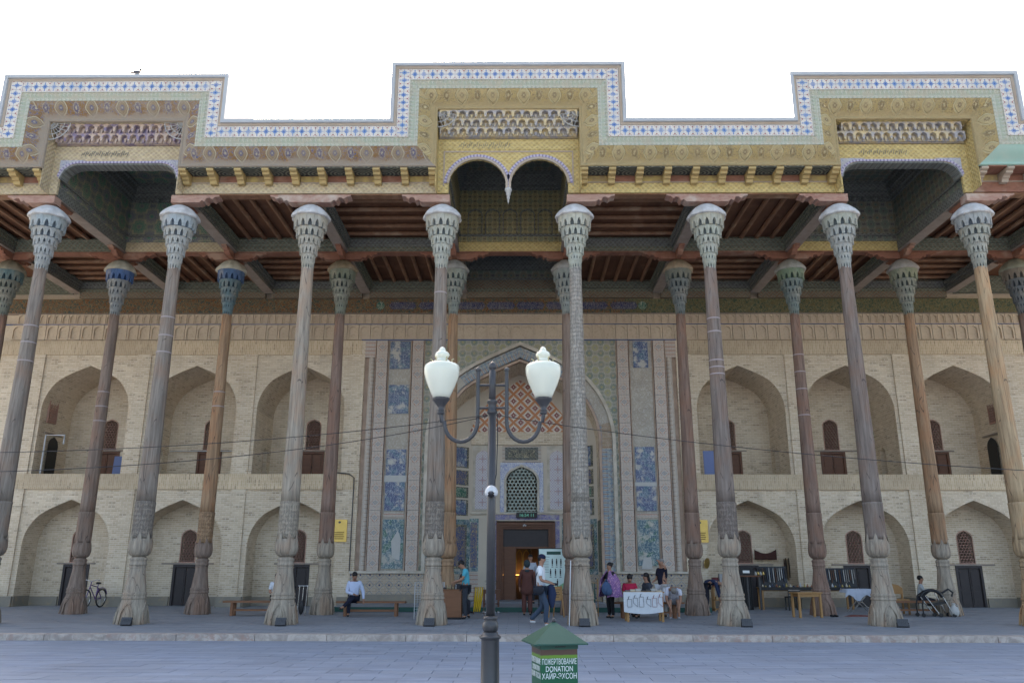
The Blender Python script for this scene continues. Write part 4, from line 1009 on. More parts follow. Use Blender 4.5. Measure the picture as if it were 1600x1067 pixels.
# low spans: soffit, brackets, boards, beam
OP = [(-3*S, 2.03), (0, 2.12), (3*S, 2.03)]
def cm(x): return x*(X0+X1)/2/(3*S) if x else 0
low = [(-21.5, cm(-3*S)-2.03), (cm(-3*S)+2.03, -2.12), (2.12, cm(3*S)-2.03), (cm(3*S)+2.03, 21.5)]
cons = [(21.88, 12.5), (21.88, 12.815), (21.34, 12.815), (21.34, 12.755), (21.40, 12.73), (21.44, 12.735), (21.46, 12.67), (21.52, 12.655), (21.60, 12.66), (21.64, 12.60), (21.70, 12.585), (21.74, 12.50)]
for k, (a, b) in enumerate(low):
    R_ = k == 3
    n = round((b-a-.22)/.775); w = (b-a-.24)/n
    K(MB().box(a, b, 21.9, 22.3, 12.27, 12.60), 'carved_beam', ['carved_beam', 'carved_beam', 'carved_beam_yellow', 'red_board'][k])
    K(MB().box(a, b, 21.9, 22.3, 12.601, 13.0), 'beam_backing', 'joist_wood')
    K(MB().box(a, b, 21.87, 21.9, 12.585, 12.61), 'beam_lip', 'pale_board')
    for q in range(n+1):
        x = a+.12+q*w
        if abs(x) > 17.5: continue
        K(MB().prismx(cons, x-.10, x+.10), 'bracket', 'bracket_paint' if not R_ else 'pale_board')
        if q < n:
            K(MB().box(x+.11, x+w-.11, 21.36, 21.88, 12.82, 12.85), 'soffit_panel', 'soffit_painted' if not R_ else 'red_board')
            K(MB().box(x+.11, x+w-.11, 21.875, 21.9, 12.62, 12.80), 'painted_board', 'red_board' if (q % 2 == 1) else 'yellow_board')
for a, b in low: K(MB().box(a, b, 21.96, 22.26, 12.237, 12.268), 'beam_soffit', 'joist_wood')
# central double arch
def rpath(cx, r, zc, a0, a1, n=14): return [(cx+r*cos(rad(a0+(a1-a0)*t/n)), zc+r*sin(rad(a0+(a1-a0)*t/n))) for t in range(n+1)]
r = .86; xa = .925; zc = 12.52
L1 = rpath(-xa, r, zc, 190, -8); L2 = rpath(xa, r, zc, 188, -10)
L1 = [(-xa-r*1.0, 12.27)]+L1[1:]+[(-.055, 12.30)]; L2 = [(.055, 12.30)]+L2[:-1]+[(xa+r, 12.27)]
for half, (A, xa0, xb0) in enumerate(((L1, -2.115, 0), (L2, 0, 2.115))):
    mb = MB(); pts = [(xa0, 12.27)]+A+[(xb0, 12.27 if half else 12.30)]+[(xb0, 14.06), (xa0, 14.06)]
    if half: pts = [(0, 12.30)]+A+[(2.115, 12.27), (2.115, 14.06), (0, 14.06)]
    mb.prism(pts, 21.90, 22.0); K(mb, 'arch_board', 'carved_beam_yellow')
for A in (L1, L2):
    mb = MB(); O = [(x+(x-(-xa if x < 0 else xa))*.17, z+(z-zc)*.17 if z > zc else z) for x, z in A[1:-1]]
    ribbon(mb, O, .075, 21.87, 21.90); K(mb, 'arch_moulding', 'violet_moulding')
    mb = MB(); O = [(x+(x-(-xa if x < 0 else xa))*.07, z+(z-zc)*.07 if z > zc else z) for x, z in A[1:-1]]
    ribbon(mb, O, .07, 21.86, 21.90); K(mb, 'arch_moulding', 'pale_board')
mb = MB()
for (x0, x1, z0, z1) in ((-1.95, 1.95, 13.60, 13.64), (-1.95, -1.91, 12.5, 13.60), (1.91, 1.95, 12.5, 13.60)): mb.box(x0, x1, 21.88, 21.9, z0, z1)
K(mb, 'border_strip', 'pale_board')
mb = MB(); mb.box(-2.0, 2.0, 21.885, 21.9, 13.68, 13.98); K(mb, 'carved_panel', 'carved_beam_yellow')
mb = MB()
for q in range(26): x = -1.5+q*.06; mb.bar((x, 21.88, 13.76+.05*sin(q*2.4)), (x+.045, 21.88, 13.90-.05*cos(q*1.7)), .012)
K(mb, 'carved_inscription', 'dark_beam', kind='stuff')
mb = MB().lathe([(.10, 12.42), (.11, 12.34), (.07, 12.31), (.075, 12.22), (.045, 12.19), (.05, 12.10), (.028, 12.08), (.03, 12.0), (.012, 11.97), (.0, 11.90)][::-1], 10, (0, 21.93)); K(mb, 'pendant', 'capital_white')
# wing openings with one flattened arch
for s in (-1, 1):
    xc = s*(X0+X1)/2; w = 2.03; m = 'carved_beam' if s < 0 else 'carved_beam_yellow'; r = .62; W_ = 1.78; zt = 13.27
    A = [(xc-W_, 12.27)]+[(xc-W_+r-r*cos(t*pi/16), zt-r*.8+r*.8*sin(t*pi/16)) for t in range(9)]+[(xc+W_-r+r*sin(t*pi/16), zt-r*.8+r*.8*cos(t*pi/16)) for t in range(9)]+[(xc+W_, 12.27)]
    mb = MB().prism([(xc-w, 12.27)]+A+[(xc+w, 12.27), (xc+w, 14.06 if 0 else 13.86), (xc-w, 13.86)], 21.90, 22.0); K(mb, 'arch_board', m)
    mb = MB(); ribbon(mb, [(x+(x-xc)*.03, z+.06*(z > 12.4)) for x, z in A[1:-1]], .06, 21.87, 21.90); K(mb, 'arch_moulding', 'violet_moulding')
    mb = MB(); ribbon(mb, A[1:-1], .05, 21.9, 22.3); K(mb, 'arch_moulding', 'dark_beam')
    for t in (-1, 1):
        P_ = [(xc+t*(W_+.02), 12.75), (xc+t*(W_+.02), zt+.10), (xc+t*(W_-.75), zt+.10), (xc+t*(W_-.42), zt+.03), (xc+t*(W_-.12), zt-.2)]
        if t > 0: P_ = P_[::-1]
        K(MB().prism(P_, 21.885, 21.9), 'carved_spandrel', 'blue_floral_worn')
    mb = MB()
    for q in range(24): x = xc-1.2+q*.06; mb.bar((x, 21.885, 13.52+.04*sin(q*2.4)), (x+.045, 21.885, 13.64-.04*cos(q*1.7)), .012)
    K(mb, 'carved_inscription', 'dark_beam', kind='stuff')
# muqarnas rows
def muq(w, h, d):                              # one hanging cell: hooded niche between two teeth
    mb = MB(); A = arch(w*.36, h*.5, h*.86, 5); wall_arch(mb, -w/2, w/2, h*.34, h, 0, A, -d, -d*.25)
    mb.add([(-w/2, -d, h), (w/2, -d, h), (w/2, .02, h), (-w/2, .02, h)], [(0, 1, 2, 3)])
    for s in (-1, 1):
        mb.prism([(s*w/2-.0*s, h*.36), (s*w*.34, h*.36), (s*w*.40, h*.12), (s*w/2, h*.0)][::s], -d*.96, -d*.3)
    mb.add([(-w*.5, -d*.25, 0), (w*.5, -d*.25, 0), (w*.5, -d*.25, h), (-w*.5, -d*.25, h)], [(0, 1, 2, 3)])
    mb.prism([(-w*.13, h*.5), (w*.13, h*.5), (w*.05, h*.05), (-w*.05, h*.05)], -d*.55, -d*.2); return mb
for xc, w, z0, z1, tiers, m in ((0, 2.10, 14.08, 14.76, 3, 'capital_yellow'), (-(X0+X1)/2, 2.0, 13.88, 14.38, 2, 'muqarnas_rose'), ((X0+X1)/2, 2.0, 13.88, 14.38, 2, 'capital_yellow')):
    h = (z1-z0)/tiers; cw = .275; me = muq(cw, h*1.05, .2).mesh('muqarnas_cell', m)
    K(MB().box(xc-w, xc+w, 21.9, 22.06, z0-.04, z1+.3), 'muqarnas_backing', m)
    for t in range(tiers):
        n = int(2*w/cw)-(t % 2)
        for q in range(n): link('muqarnas_cell', me, co, loc=(xc+(q-(n-1)/2)*cw, 21.86-.115*t-22, z0+h*t-12))
        K(MB().box(xc-w, xc+w, 21.86-.115*t, 21.9, z0+h*t+h*.9, z0+h*(t+1)+.02), 'muqarnas_shelf', m)
    K(MB().box(xc-w, xc+w, 21.5, 21.9, z1+.02, z1+.04), 'muqarnas_shelf', m)
    # fretwork brackets in the upper corners
    if xc <= 0:
        for t in (-1, 1):
            mb = MB(); cx = xc+t*w; ct = z1+(.0 if xc == 0 else .0)
            for R_ in (.20, .40, .58):
                pts = [(cx-t*R_*(1-.0)*cos(a), 21.46, ct-R_*sin(a)*.95) for a in [i*pi/20 for i in range(11)]]; mb.tube(pts, .011 if R_ < .5 else .016, 4)
            for i in range(7):
                a = i*pi/12; mb.tube([(cx-t*.05*cos(a), 21.46, ct-.05*sin(a)), (cx-t*.3*cos(a+.09), 21.46, ct-.3*sin(a+.09)), (cx-t*.58*cos(a), 21.46, ct-.56*sin(a))], .009, 4)
            K(mb, 'fretwork', 'capital_white', kind='stuff')
for x in (9.62, 9.87):
    tag(MB().tube([(0, 0, 0), (0, 0, 1.25 if x < 9.7 else 1.75)], .02, 5).build('roof_pole', 'dark_metal'), 'thin short metal pole on the roof left of right raised frame' if x < 9.7 else 'thin taller metal pole on the roof beside right raised frame', 'pole').location = (x-1.9, 23.6, 13.9)
b_ = MB().ball((0, 0, .1), .07, 10, 7, (1.7, .8, .9)); b_.ball((.11, 0, .18), .045, 8, 6); b_.tube([(-.1, 0, .1), (-.24, 0, .06)], [.04, .012], 5); b_.tube([(.15, 0, .18), (.185, 0, .175)], [.012, .002], 4); b_.tube([(0, .02, .05), (0, .02, -.005)], .006, 4); b_.tube([(0, -.02, .05), (0, -.02, -.005)], .006, 4)
tag(b_.build('bird', 'cloth', col=(.10, .10, .11)), 'small dark bird perched on the left raised coping', 'bird').location = (-11.15, YT-.03, ZWg+.03)

# ------------------------------------------------------------ columns
def sq(th, k):                                # square-ish radius factor for the foot
    a = max(abs(cos(th)), abs(sin(th))); b = (abs(cos(th))+abs(sin(th)))/1.36
    return 1/((1-k)*1+k*max(a, b))
def column_meshes():
    D = {}
    m = MB(); m.lathe([(.38, .0), (.385, .06), (.37, .22), (.335, .42), (.30, .60), (.29, .64)], 16, fn=lambda t, z: sq(t, 1-.3*z), smooth=False, a0=pi/16)
    for k in range(4):                        # carved arched facets on the foot
        a = k*pi/2-pi/2; c, s_ = cos(a), sin(a)
        A = [(-.2, .02), (-.17, .3), (-.09, .46), (0, .56), (.09, .46), (.17, .3), (.2, .02)]; mm = MB(); ribbon(mm, A, .035, -.03, .02)
        m.add([((x)*(-s_)+c*(.375-.125*z-y), x*c+s_*(.375-.125*z-y), z) for x, y, z in mm.v], mm.f)
    D['foot'] = m
    D['band'] = MB().lathe([(.295, .64), (.315, .65), (.315, .69), (.30, .70), (.30, .74), (.31, .75), (.305, .80), (.285, .81)], 16, fn=lambda t, z: sq(t, .55), smooth=False, a0=pi/16)
    D['waist'] = MB().lathe([(.285, .81), (.262, .98), (.235, 1.15), (.212, 1.32), (.205, 1.42), (.215, 1.44), (.215, 1.47), (.20, 1.48)], 16, fn=lambda t, z: sq(t, .45), smooth=False, a0=pi/16)
    D['neck'] = MB().lathe([(.20, 1.48), (.222, 1.50), (.222, 1.54), (.205, 1.56), (.21, 1.62), (.222, 1.64), (.222, 1.67), (.19, 1.70), (.165, 1.725)], 24)
    D['bulb'] = MB().lathe([(.165, 1.725), (.235, 1.76), (.285, 1.83), (.305, 1.93), (.302, 2.02), (.288, 2.10), (.27, 2.16), (.25, 2.2)], 24)
    m = MB()
    for k in range(7):                        # pointed leaves closing over the bulb
        a = 2*pi*k/7; R_ = [(1.96, .312), (2.10, .305), (2.24, .287), (2.38, .262)]; W_ = [.36, .33, .17, .015]; v = []
        for (z, r), w in zip(R_, W_):
            for t in (-1, 0, 1): v.append(((r-(.012 if t else 0))*cos(a+t*w), (r-(.012 if t else 0))*sin(a+t*w), z))
        f = []
        for j in range(3):
            for t in range(2): f.append((3*j+t, 3*j+t+1, 3*j+t+4, 3*j+t+3))
        m.add(v, f)
    D['leaf_collar'] = m
    def tap(z): return .262-(z-2.2)*.0112
    D['carved_shaft'] = MB().lathe([(.255, 2.2), (.263, 2.3), (.262, 3.1), (.268, 3.12), (.268, 3.16), (tap(3.2), 3.18)], 24)
    rnd = random.Random(5)
    prof = [(tap(3.18), 3.18)]+[(tap(z)*(1+rnd.uniform(-.012, .012)), z) for z in [3.18+i*.36 for i in range(1, 19)]]+[(.174, 9.98)]
    D['shaft'] = MB().lathe(prof, 24, fn=lambda t, z: 1+.012*sin(3*t+z*1.3)+.008*sin(7*t+z))
    tiers = [(9.93, 10.24, .173, .184, 14), (10.17, 10.48, .197, .208, 14), (10.40, 10.76, .255, .268, 14), (10.68, 11.02, .318, .332, 14), (10.93, 11.30, .395, .41, 14)]
    m = MB(); core = []
    for z0, z1, r0, r1, n in tiers: core += [(r0-.075, z0+.05), (r1-.07, z1-.02)]
    m.lathe([(.12, 9.93)]+core+[(.38, 11.3)], 24)
    def tier(m, z0, z1, r0, r1, n, odd, lip=.0):
        for k in range(n):
            a = 2*pi*(k+.5*odd)/n; h = z1-z0; d = pi/n*.97; dp = .11 if r0 > .3 else (.07 if r0 > .2 else .03)
            def pt(t, z, r): return (r*cos(a+t*d), r*sin(a+t*d), z)
            # hood: outline with a pointed niche cut into it, teeth hanging at both sides
            O = [pt(-1, z1, r1), pt(-1, z0+.0*h, r0), pt(-.72, z0, r0+.004), pt(-.55, z0+h*.03, r0), pt(-.54, z0+h*.24, r0+.003), pt(-.3, z0+h*.44, r0+.006), pt(0, z0+h*.56, r0+.008),
                 pt(.3, z0+h*.44, r0+.006), pt(.54, z0+h*.24, r0+.003), pt(.55, z0+h*.03, r0), pt(.72, z0, r0+.004), pt(1, z0+.0*h, r0), pt(1, z1, r1), pt(0, z1, r1)]
            I_ = [(x*(1-dp/r0), y*(1-dp/r0), z) for x, y, z in O]; N = len(O)
            f = [(0, 1, 4, 5), (1, 2, 3, 4), (0, 5, 6, 13), (12, 13, 6, 7), (12, 7, 8, 11), (8, 9, 10, 11)]
            f += [(j, j+1, N+j+1, N+j) for j in range(12)]+[(0, 13, 12, N+12, N+13, N)]
            m.add(O+I_, f)
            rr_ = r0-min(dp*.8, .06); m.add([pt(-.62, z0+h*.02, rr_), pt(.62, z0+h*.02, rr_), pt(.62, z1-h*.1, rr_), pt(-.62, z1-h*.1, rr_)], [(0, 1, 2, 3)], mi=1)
    for k, (z0, z1, r0, r1, n) in enumerate(tiers): tier(m, z0, z1, r0, r1, n, k % 2)
    D['capital'] = m
    m = MB(); m.lathe([(.36, 11.2), (.44, 11.58)], 24); tier(m, 11.20, 11.58, .478, .497, 14, 1)
    D['capital_band'] = m
    n = 24
    D['cap'] = MB().lathe([(.47, 11.55), (.555, 11.555), (.565, 11.59), (.54, 11.66), (.47, 11.77), (.37, 11.87), (.24, 11.96), (.13, 12.0), (.11, 12.01)], 48, fn=lambda t, z: 1+.10*abs(cos(4.5*t))*min(1, (12.05-z)*2.6)-.06)
    D['ring'] = MB().lathe([(.255, -.02), (.266, -.015), (.266, .015), (.255, .02)], 24, cap=False)
    return D
cd = column_meshes(); cmesh = {}
for nm, mbx in cd.items():
    mm = 'capital_paint' if nm in ('capital', 'capital_band', 'cap') else ('carved_wood' if nm in ('carved_shaft',) else ('paint' if nm == 'ring' else 'old_wood'))
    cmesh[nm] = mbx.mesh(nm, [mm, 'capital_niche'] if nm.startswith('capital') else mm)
GREY, VIO, PALE, TAN, ORG, RED, BRN = (.215, .186, .158), (.19, .158, .138), (.30, .262, .212), (.38, .28, .17), (.31, .205, .125), (.215, .15, .12), (.215, .165, .135)
W0, W1 = (.50, .52, .50), (.56, .55, .53)
plain_low = cmesh['carved_shaft'].copy(); plain_low.materials[0] = MATS['old_wood']
front = {  # index: shaft colour, foot colour, capital, top band, cap, ring heights, label
 -3.5: (GREY, GREY, (0.408, 0.426, 0.430), (0.370, 0.420, 0.434), W1, (7.15, 7.7, 8.2), 'front row column second left of the bench man, grey shaft cut by the left edge of the photo'),
 -2.5: (GREY, PALE, (0.440, 0.452, 0.439), (0.393, 0.442, 0.466), W1, (7.4, 7.9, 8.45), 'grey carved front column nearest the bicycle, pale blue capital and floodlight at its foot'),
 -1.5: (PALE, PALE, (0.432, 0.417, 0.361), (0.447, 0.427, 0.365), W1, (), 'pale smooth front column standing before the bench where a white shirt shows'),
 -.5: (GREY, PALE, (0.467, 0.479, 0.425), (0.473, 0.469, 0.400), W1, (9.2,), 'grey front column left of the lamp post with pale green capital'),
 .5: (GREY, PALE, (0.468, 0.486, 0.426), (0.490, 0.486, 0.406), W1, (), 'grey front column behind the right globe, its whole shaft carved, white cord on its foot'),
 1.5: (VIO, PALE, (0.433, 0.455, 0.397), (0.451, 0.447, 0.369), W1, (8.4, 8.0, 7.15, 6.75, 6.95), 'greyish violet front column mended with white rings, right of the white cloth table'),
 2.5: (VIO, PALE, (0.402, 0.420, 0.404), (0.391, 0.409, 0.352), W1, (), 'dark violet-grey front column left of the seated boy, floodlight at its right foot'),
 3.5: (TAN, TAN, (0.388, 0.395, 0.350), (0.386, 0.404, 0.398), W1, (), 'yellowish tan front column with blue-grey capital, rightmost of the front row')}
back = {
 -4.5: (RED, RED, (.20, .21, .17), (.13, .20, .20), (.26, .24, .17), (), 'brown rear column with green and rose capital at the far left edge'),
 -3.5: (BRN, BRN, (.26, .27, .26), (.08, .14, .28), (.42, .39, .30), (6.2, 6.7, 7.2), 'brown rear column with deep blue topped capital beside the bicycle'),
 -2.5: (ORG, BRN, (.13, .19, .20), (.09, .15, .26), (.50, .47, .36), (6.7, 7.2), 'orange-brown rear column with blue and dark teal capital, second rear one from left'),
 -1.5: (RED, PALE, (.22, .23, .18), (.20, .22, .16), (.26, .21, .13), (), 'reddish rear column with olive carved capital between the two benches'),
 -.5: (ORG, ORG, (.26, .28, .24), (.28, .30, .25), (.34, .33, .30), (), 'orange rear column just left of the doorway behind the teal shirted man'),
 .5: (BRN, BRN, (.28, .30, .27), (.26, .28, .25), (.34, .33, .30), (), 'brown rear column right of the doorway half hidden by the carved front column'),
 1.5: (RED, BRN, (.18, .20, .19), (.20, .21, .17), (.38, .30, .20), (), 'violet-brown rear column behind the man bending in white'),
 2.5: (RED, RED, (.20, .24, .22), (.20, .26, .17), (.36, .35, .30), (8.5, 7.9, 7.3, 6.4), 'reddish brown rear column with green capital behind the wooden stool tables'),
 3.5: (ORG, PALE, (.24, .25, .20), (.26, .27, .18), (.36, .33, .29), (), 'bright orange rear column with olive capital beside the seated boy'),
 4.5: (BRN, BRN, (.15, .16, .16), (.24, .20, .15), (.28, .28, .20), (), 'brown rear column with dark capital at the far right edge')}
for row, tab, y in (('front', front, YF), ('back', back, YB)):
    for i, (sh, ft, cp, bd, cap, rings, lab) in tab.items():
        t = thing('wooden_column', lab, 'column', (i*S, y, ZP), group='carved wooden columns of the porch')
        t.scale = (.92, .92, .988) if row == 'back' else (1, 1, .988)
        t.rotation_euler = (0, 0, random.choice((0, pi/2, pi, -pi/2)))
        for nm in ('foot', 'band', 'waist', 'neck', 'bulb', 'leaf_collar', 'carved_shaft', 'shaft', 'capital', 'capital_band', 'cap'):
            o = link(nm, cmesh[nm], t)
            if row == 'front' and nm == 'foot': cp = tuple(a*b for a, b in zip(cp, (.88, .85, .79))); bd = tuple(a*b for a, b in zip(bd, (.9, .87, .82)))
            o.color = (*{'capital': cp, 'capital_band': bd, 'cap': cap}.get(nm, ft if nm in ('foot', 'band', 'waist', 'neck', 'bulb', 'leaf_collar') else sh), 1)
            if nm == 'carved_shaft' and not (row == 'front' and abs(i) <= 1.5 or i == -2.5): o.data = plain_low
            if nm in ('shaft', 'carved_shaft') and i == .5 and row == 'front': o.color = (.30, .275, .24, 1)
            if nm == 'shaft' and i == .5 and row == 'front': o.data = o.data.copy(); o.data.materials[0] = MATS['carved_wood']
            if nm not in ('capital', 'capital_band', 'cap'): o.location.z = 0
        for z in rings:
            o = link('ring', cmesh['ring'], t, col=(.33, .28, .27)); o.location.z = z; k = (.262-(z-2.2)*.0112)/.258; o.scale = (k, k, 1)

# ------------------------------------------------------------ street lamp
lp = thing('street_lamp', 'dark metal lamp post with two white acorn globes and U-shaped arms', 'street lamp', (-.01, 9.6, 0))
MB().lathe([(.19, 0), (.19, .06), (.15, .10), (.13, .20), (.105, .24), (.10, .80), (.103, .815), (.118, .825), (.125, .84), (.11, .852), (.085, .868), (.088, .885), (.07, .892)], 28).build('base', 'dark_metal', lp)
MB().lathe([(.07, .892), (.085, .91), (.092, .95), (.085, .99), (.068, 1.015), (.082, 1.03), (.082, 1.05), (.065, 1.06)], 28).build('collar', 'dark_metal', lp)
MB().lathe([(.052, 1.06), (.047, 3.38)], 24).build('pole', 'dark_metal', lp)
MB().lathe([(.047, 3.36), (.062, 3.375), (.064, 3.40), (.052, 3.41), (.052, 3.49), (.064, 3.50), (.062, 3.525), (.045, 3.54)], 24).build('clamp', 'dark_metal', lp)
MB().lathe([(.042, 3.52), (.042, 3.90), (.03, 3.905), (.03, 3.915), (.045, 3.925), (.052, 3.95), (.045, 3.985), (.02, 4.005), (.006, 4.02)], 20).build('finial_post', 'dark_metal', lp)
for s in (-1, 1):
    pts = [(s*.175, 0, 3.90), (s*.175, 0, 3.35)]+[(s*(.375-.20*cos(pi*t/12)), 0, 3.27-.24*sin(pi*t/12)) for t in range(13)]+[(s*.60, 0, 3.27), (s*.62, 0, 3.36)]
    MB().tube(pts, .025, 12).ball((s*.175, 0, 3.91), .034, 10, 8).build('arm', 'dark_metal', lp)
    mb = MB(); mb.tube([(s*.04, 0, 3.72), (s*.175, 0, 3.72)], .016, 8); mb.tube([(s*.04, 0, 3.44), (s*.175, 0, 3.44)], .016, 8); mb.build('brace', 'dark_metal', lp)
    x = s*.62
    hd = MB().lathe([(.028, 3.36), (.045, 3.37), (.045, 3.385), (.03, 3.395), (.042, 3.40), (.042, 3.415), (.034, 3.425), (.045, 3.46), (.075, 3.505), (.10, 3.535), (.108, 3.555), (.10, 3.56)], 24, (x, 0), fn=lambda t, z: 1+.035*cos(12*t)*(z > 3.43)).build('lamp_holder', 'dark_metal', lp)
    gl = MB().lathe([(.095, 3.555), (.125, 3.62), (.165, 3.71), (.198, 3.80), (.214, 3.87), (.216, 3.93), (.205, 3.965), (.17, 3.985), (.09, 3.995)], 32, (x, 0)).build('globe', 'opal_glass', lp)
    MB().lathe([(.09, 3.99), (.085, 4.005), (.10, 4.02), (.07, 4.04), (.06, 4.055), (.08, 4.075), (.088, 4.10), (.075, 4.13), (.045, 4.145), (.04, 4.155), (.038, 4.17), (.028, 4.19), (.004, 4.205)], 20, (x, 0), fn=lambda t, z: 1+.05*cos(8*t)*(z > 4.05)).build('globe_finial', 'opal_glass', gl)
    mb = MB()
    for k in range(6): a = k*pi/3; mb.tube([(x+.085*cos(a), .085*sin(a), 3.995), (x+.125*cos(a), .125*sin(a), 4.0), (x+.12*cos(a), .12*sin(a), 4.035), (x+.145*cos(a), .145*sin(a), 4.05)], .008, 5)
    mb.build('crown', 'cream_metal', gl)
cmr = thing('security_camera', 'white dome security camera strapped to the lamp pole', 'camera', (-.01, 9.53, 2.43))
MB().lathe([(.055, -.045), (.075, -.03), (.078, .01), (.06, .05), (.03, .075), (.01, .08)], 20).build('housing', 'white_gloss', cmr)
MB().ball((0, -.03, -.012), .052, 16, 10).build('lens_dome', 'black', cmr)
MB().ball((0, -.072, -.012), .02, 10, 8).build('lens', 'glass_dark', cmr)
MB().tube([(.062, 0, .93), (.07, -.01, .6), (.058, -.03, .2), (.03, -.05, .07)], .006, 5).build('cable', 'black', cmr)
def wire(pts, lab):
    P_ = []
    for k in range(41):
        t = k/40; a, b, c = pts; x = a[0]*(1-t)**2+2*b[0]*t*(1-t)+c[0]*t*t; z = a[2]*(1-t)**2+2*b[2]*t*(1-t)+c[2]*t*t; y = a[1]*(1-t)**2+2*b[1]*t*(1-t)+c[1]*t*t
        P_.append((x, y, z))
    o0 = P_[0]; mb = MB().tube([(x-o0[0], y-o0[1], z-o0[2]) for x, y, z in P_], .0048, 5); tag(mb.build('overhead_wire', 'black'), lab, 'wire').location = o0
wire([(-7.5, 9.9, 2.93), (-3.5, 9.8, 2.90), (-.06, 9.56, 3.345)], 'upper black wire running left from the lamp pole')
wire([(-7.5, 9.9, 2.68), (-3.0, 9.8, 2.69), (-.06, 9.56, 3.335)], 'lower black wire running left from the lamp pole')
wire([(7.6, 9.9, 2.67), (3.4, 9.8, 2.84), (.04, 9.56, 3.345)], 'single black wire running right from the lamp pole')

# ------------------------------------------------------------ donation box
db = thing('donation_box', 'green donation box with pyramid roof and white lettering beside the lamp', 'donation box', (.70, 9.5, 0), rad(13))
MB().box(-.205, .205, -.205, .205, .05, .74).build('body', 'box_print', db)
MB().box(-.225, .225, -.225, .225, 0, .05).build('plinth', 'dark_metal', db)
mb = MB(); h = .30; v = [(-h, -h, .80), (h, -h, .80), (h, h, .80), (-h, h, .80), (-h, -h, .785), (h, -h, .785), (h, h, .785), (-h, h, .785), (0, 0, 1.015)]
mb.add(v, [(0, 1, 8), (1, 2, 8), (2, 3, 8), (3, 0, 8), (4, 5, 1, 0), (5, 6, 2, 1), (6, 7, 3, 2), (7, 4, 0, 3), (7, 6, 5, 4)]); mb.build('roof', 'box_green', db)
MB().lathe([(.02, 1.0), (.026, 1.02), (.02, 1.04), (.004, 1.05)], 12).build('roof_knob', 'dark_metal', db)
mb = MB().box(-.212, .212, -.212, .212, .74, .785); mb.build('slot_band', 'box_green', db)
MB().box(-.05, .07, -.2145, -.212, .758, .768).build('coin_slot', 'black', db)
MB().box(-.2145, -.212, -.05, .07, .758, .768).build('coin_slot', 'black', db)
for row, (tx, sz, sx, z) in enumerate([('ПОЖЕРТВОВАНИЕ', .080, .60, .586), ('DONATION', .078, .80, .514), ('ХАЙР-ЭХСОН', .080, .74, .440)]):
    me = text_mesh(tx, sz, 'print_white', .001, sx=sx, bold=0)
    w = max(v.co.x for v in me.vertices)-min(v.co.x for v in me.vertices); k = min(1.35, .385/w) if row != 1 else .30/w
    link('lettering', me, db, loc=(0, -.2068, z), scale=(k, 1, 1))
    link('lettering', me, db, loc=(-.2068, 0, z), rot=(0, 0, rad(-90)), scale=(k, 1, 1))

ORD = 'first second third fourth fifth sixth seventh eighth ninth tenth eleventh twelfth thirteenth fourteenth fifteenth sixteenth seventeenth eighteenth nineteenth twentieth'.split()+['twenty-'+x for x in 'first second third fourth fifth sixth'.split()]
def cname(c):
    r, g, b = c; m = max(c)
    return 'black' if m < .07 else 'dark red' if r > 2*g and m < .35 else 'tan' if r > 1.3*b and m > .25 else 'dark' if m < .2 else 'grey' if m < .42 else 'pale'
# ------------------------------------------------------------ people
def skin_obj(name, V_, E_, root, m, parent, col=None, sub=1, label=None):
    names = list(V_); me = bpy.data.meshes.new(name); me.from_pydata([V_[n][0] for n in names], [(names.index(a), names.index(b)) for a, b in E_], [])
    me.materials.append(MATS[m]); me.uv_layers.new(name='UVMap'); o = link(name, me, parent, col=col, label=label)
    o.modifiers.new('skin', 'SKIN').use_smooth_shade = True
    sv = me.skin_vertices[0].data
    for i, n in enumerate(names): r = V_[n][1]; sv[i].radius = r if isinstance(r, tuple) else (r, r); sv[i].use_root = n == root
    s = o.modifiers.new('sub', 'SUBSURF'); s.levels = s.render_levels = sub
    return o
STAND = dict(pel=(0, 0, .95), spi=(0, .01, 1.12), che=(0, .01, 1.32), nek=(0, 0, 1.48), jaw=(0, -.02, 1.55), hed=(0, -.015, 1.64), top=(0, -.01, 1.72),
    sL=(-.17, 0, 1.41), eL=(-.23, .03, 1.13), wL=(-.24, -.05, .89), sR=(.17, 0, 1.41), eR=(.23, .03, 1.13), wR=(.24, -.05, .89),
    hL=(-.09, 0, .90), kL=(-.10, -.02, .49), aL=(-.10, .02, .09), hR=(.09, 0, .90), kR=(.10, -.02, .49), aR=(.10, .02, .09))
SIT = dict(pel=(0, 0, .53), spi=(0, -.01, .70), che=(0, -.03, .90), nek=(0, -.04, 1.06), jaw=(0, -.07, 1.13), hed=(0, -.07, 1.22), top=(0, -.06, 1.30),
    sL=(-.17, -.03, .99), eL=(-.22, -.06, .72), wL=(-.14, -.28, .66), sR=(.17, -.03, .99), eR=(.22, -.06, .72), wR=(.14, -.28, .66),
    hL=(-.09, -.02, .52), kL=(-.12, -.43, .50), aL=(-.12, -.40, .09), hR=(.09, -.02, .52), kR=(.12, -.43, .50), aR=(.12, -.40, .09))
R0 = dict(pel=(.15, .11), spi=(.13, .10), che=(.16, .11), nek=.055, jaw=(.058, .068), hed=(.075, .092), top=(.055, .07), sL=.058, eL=.042, wL=.028, sR=.058, eR=.042, wR=.028,
    hL=.085, kL=.057, aL=.038, hR=.085, kR=.057, aR=.038)
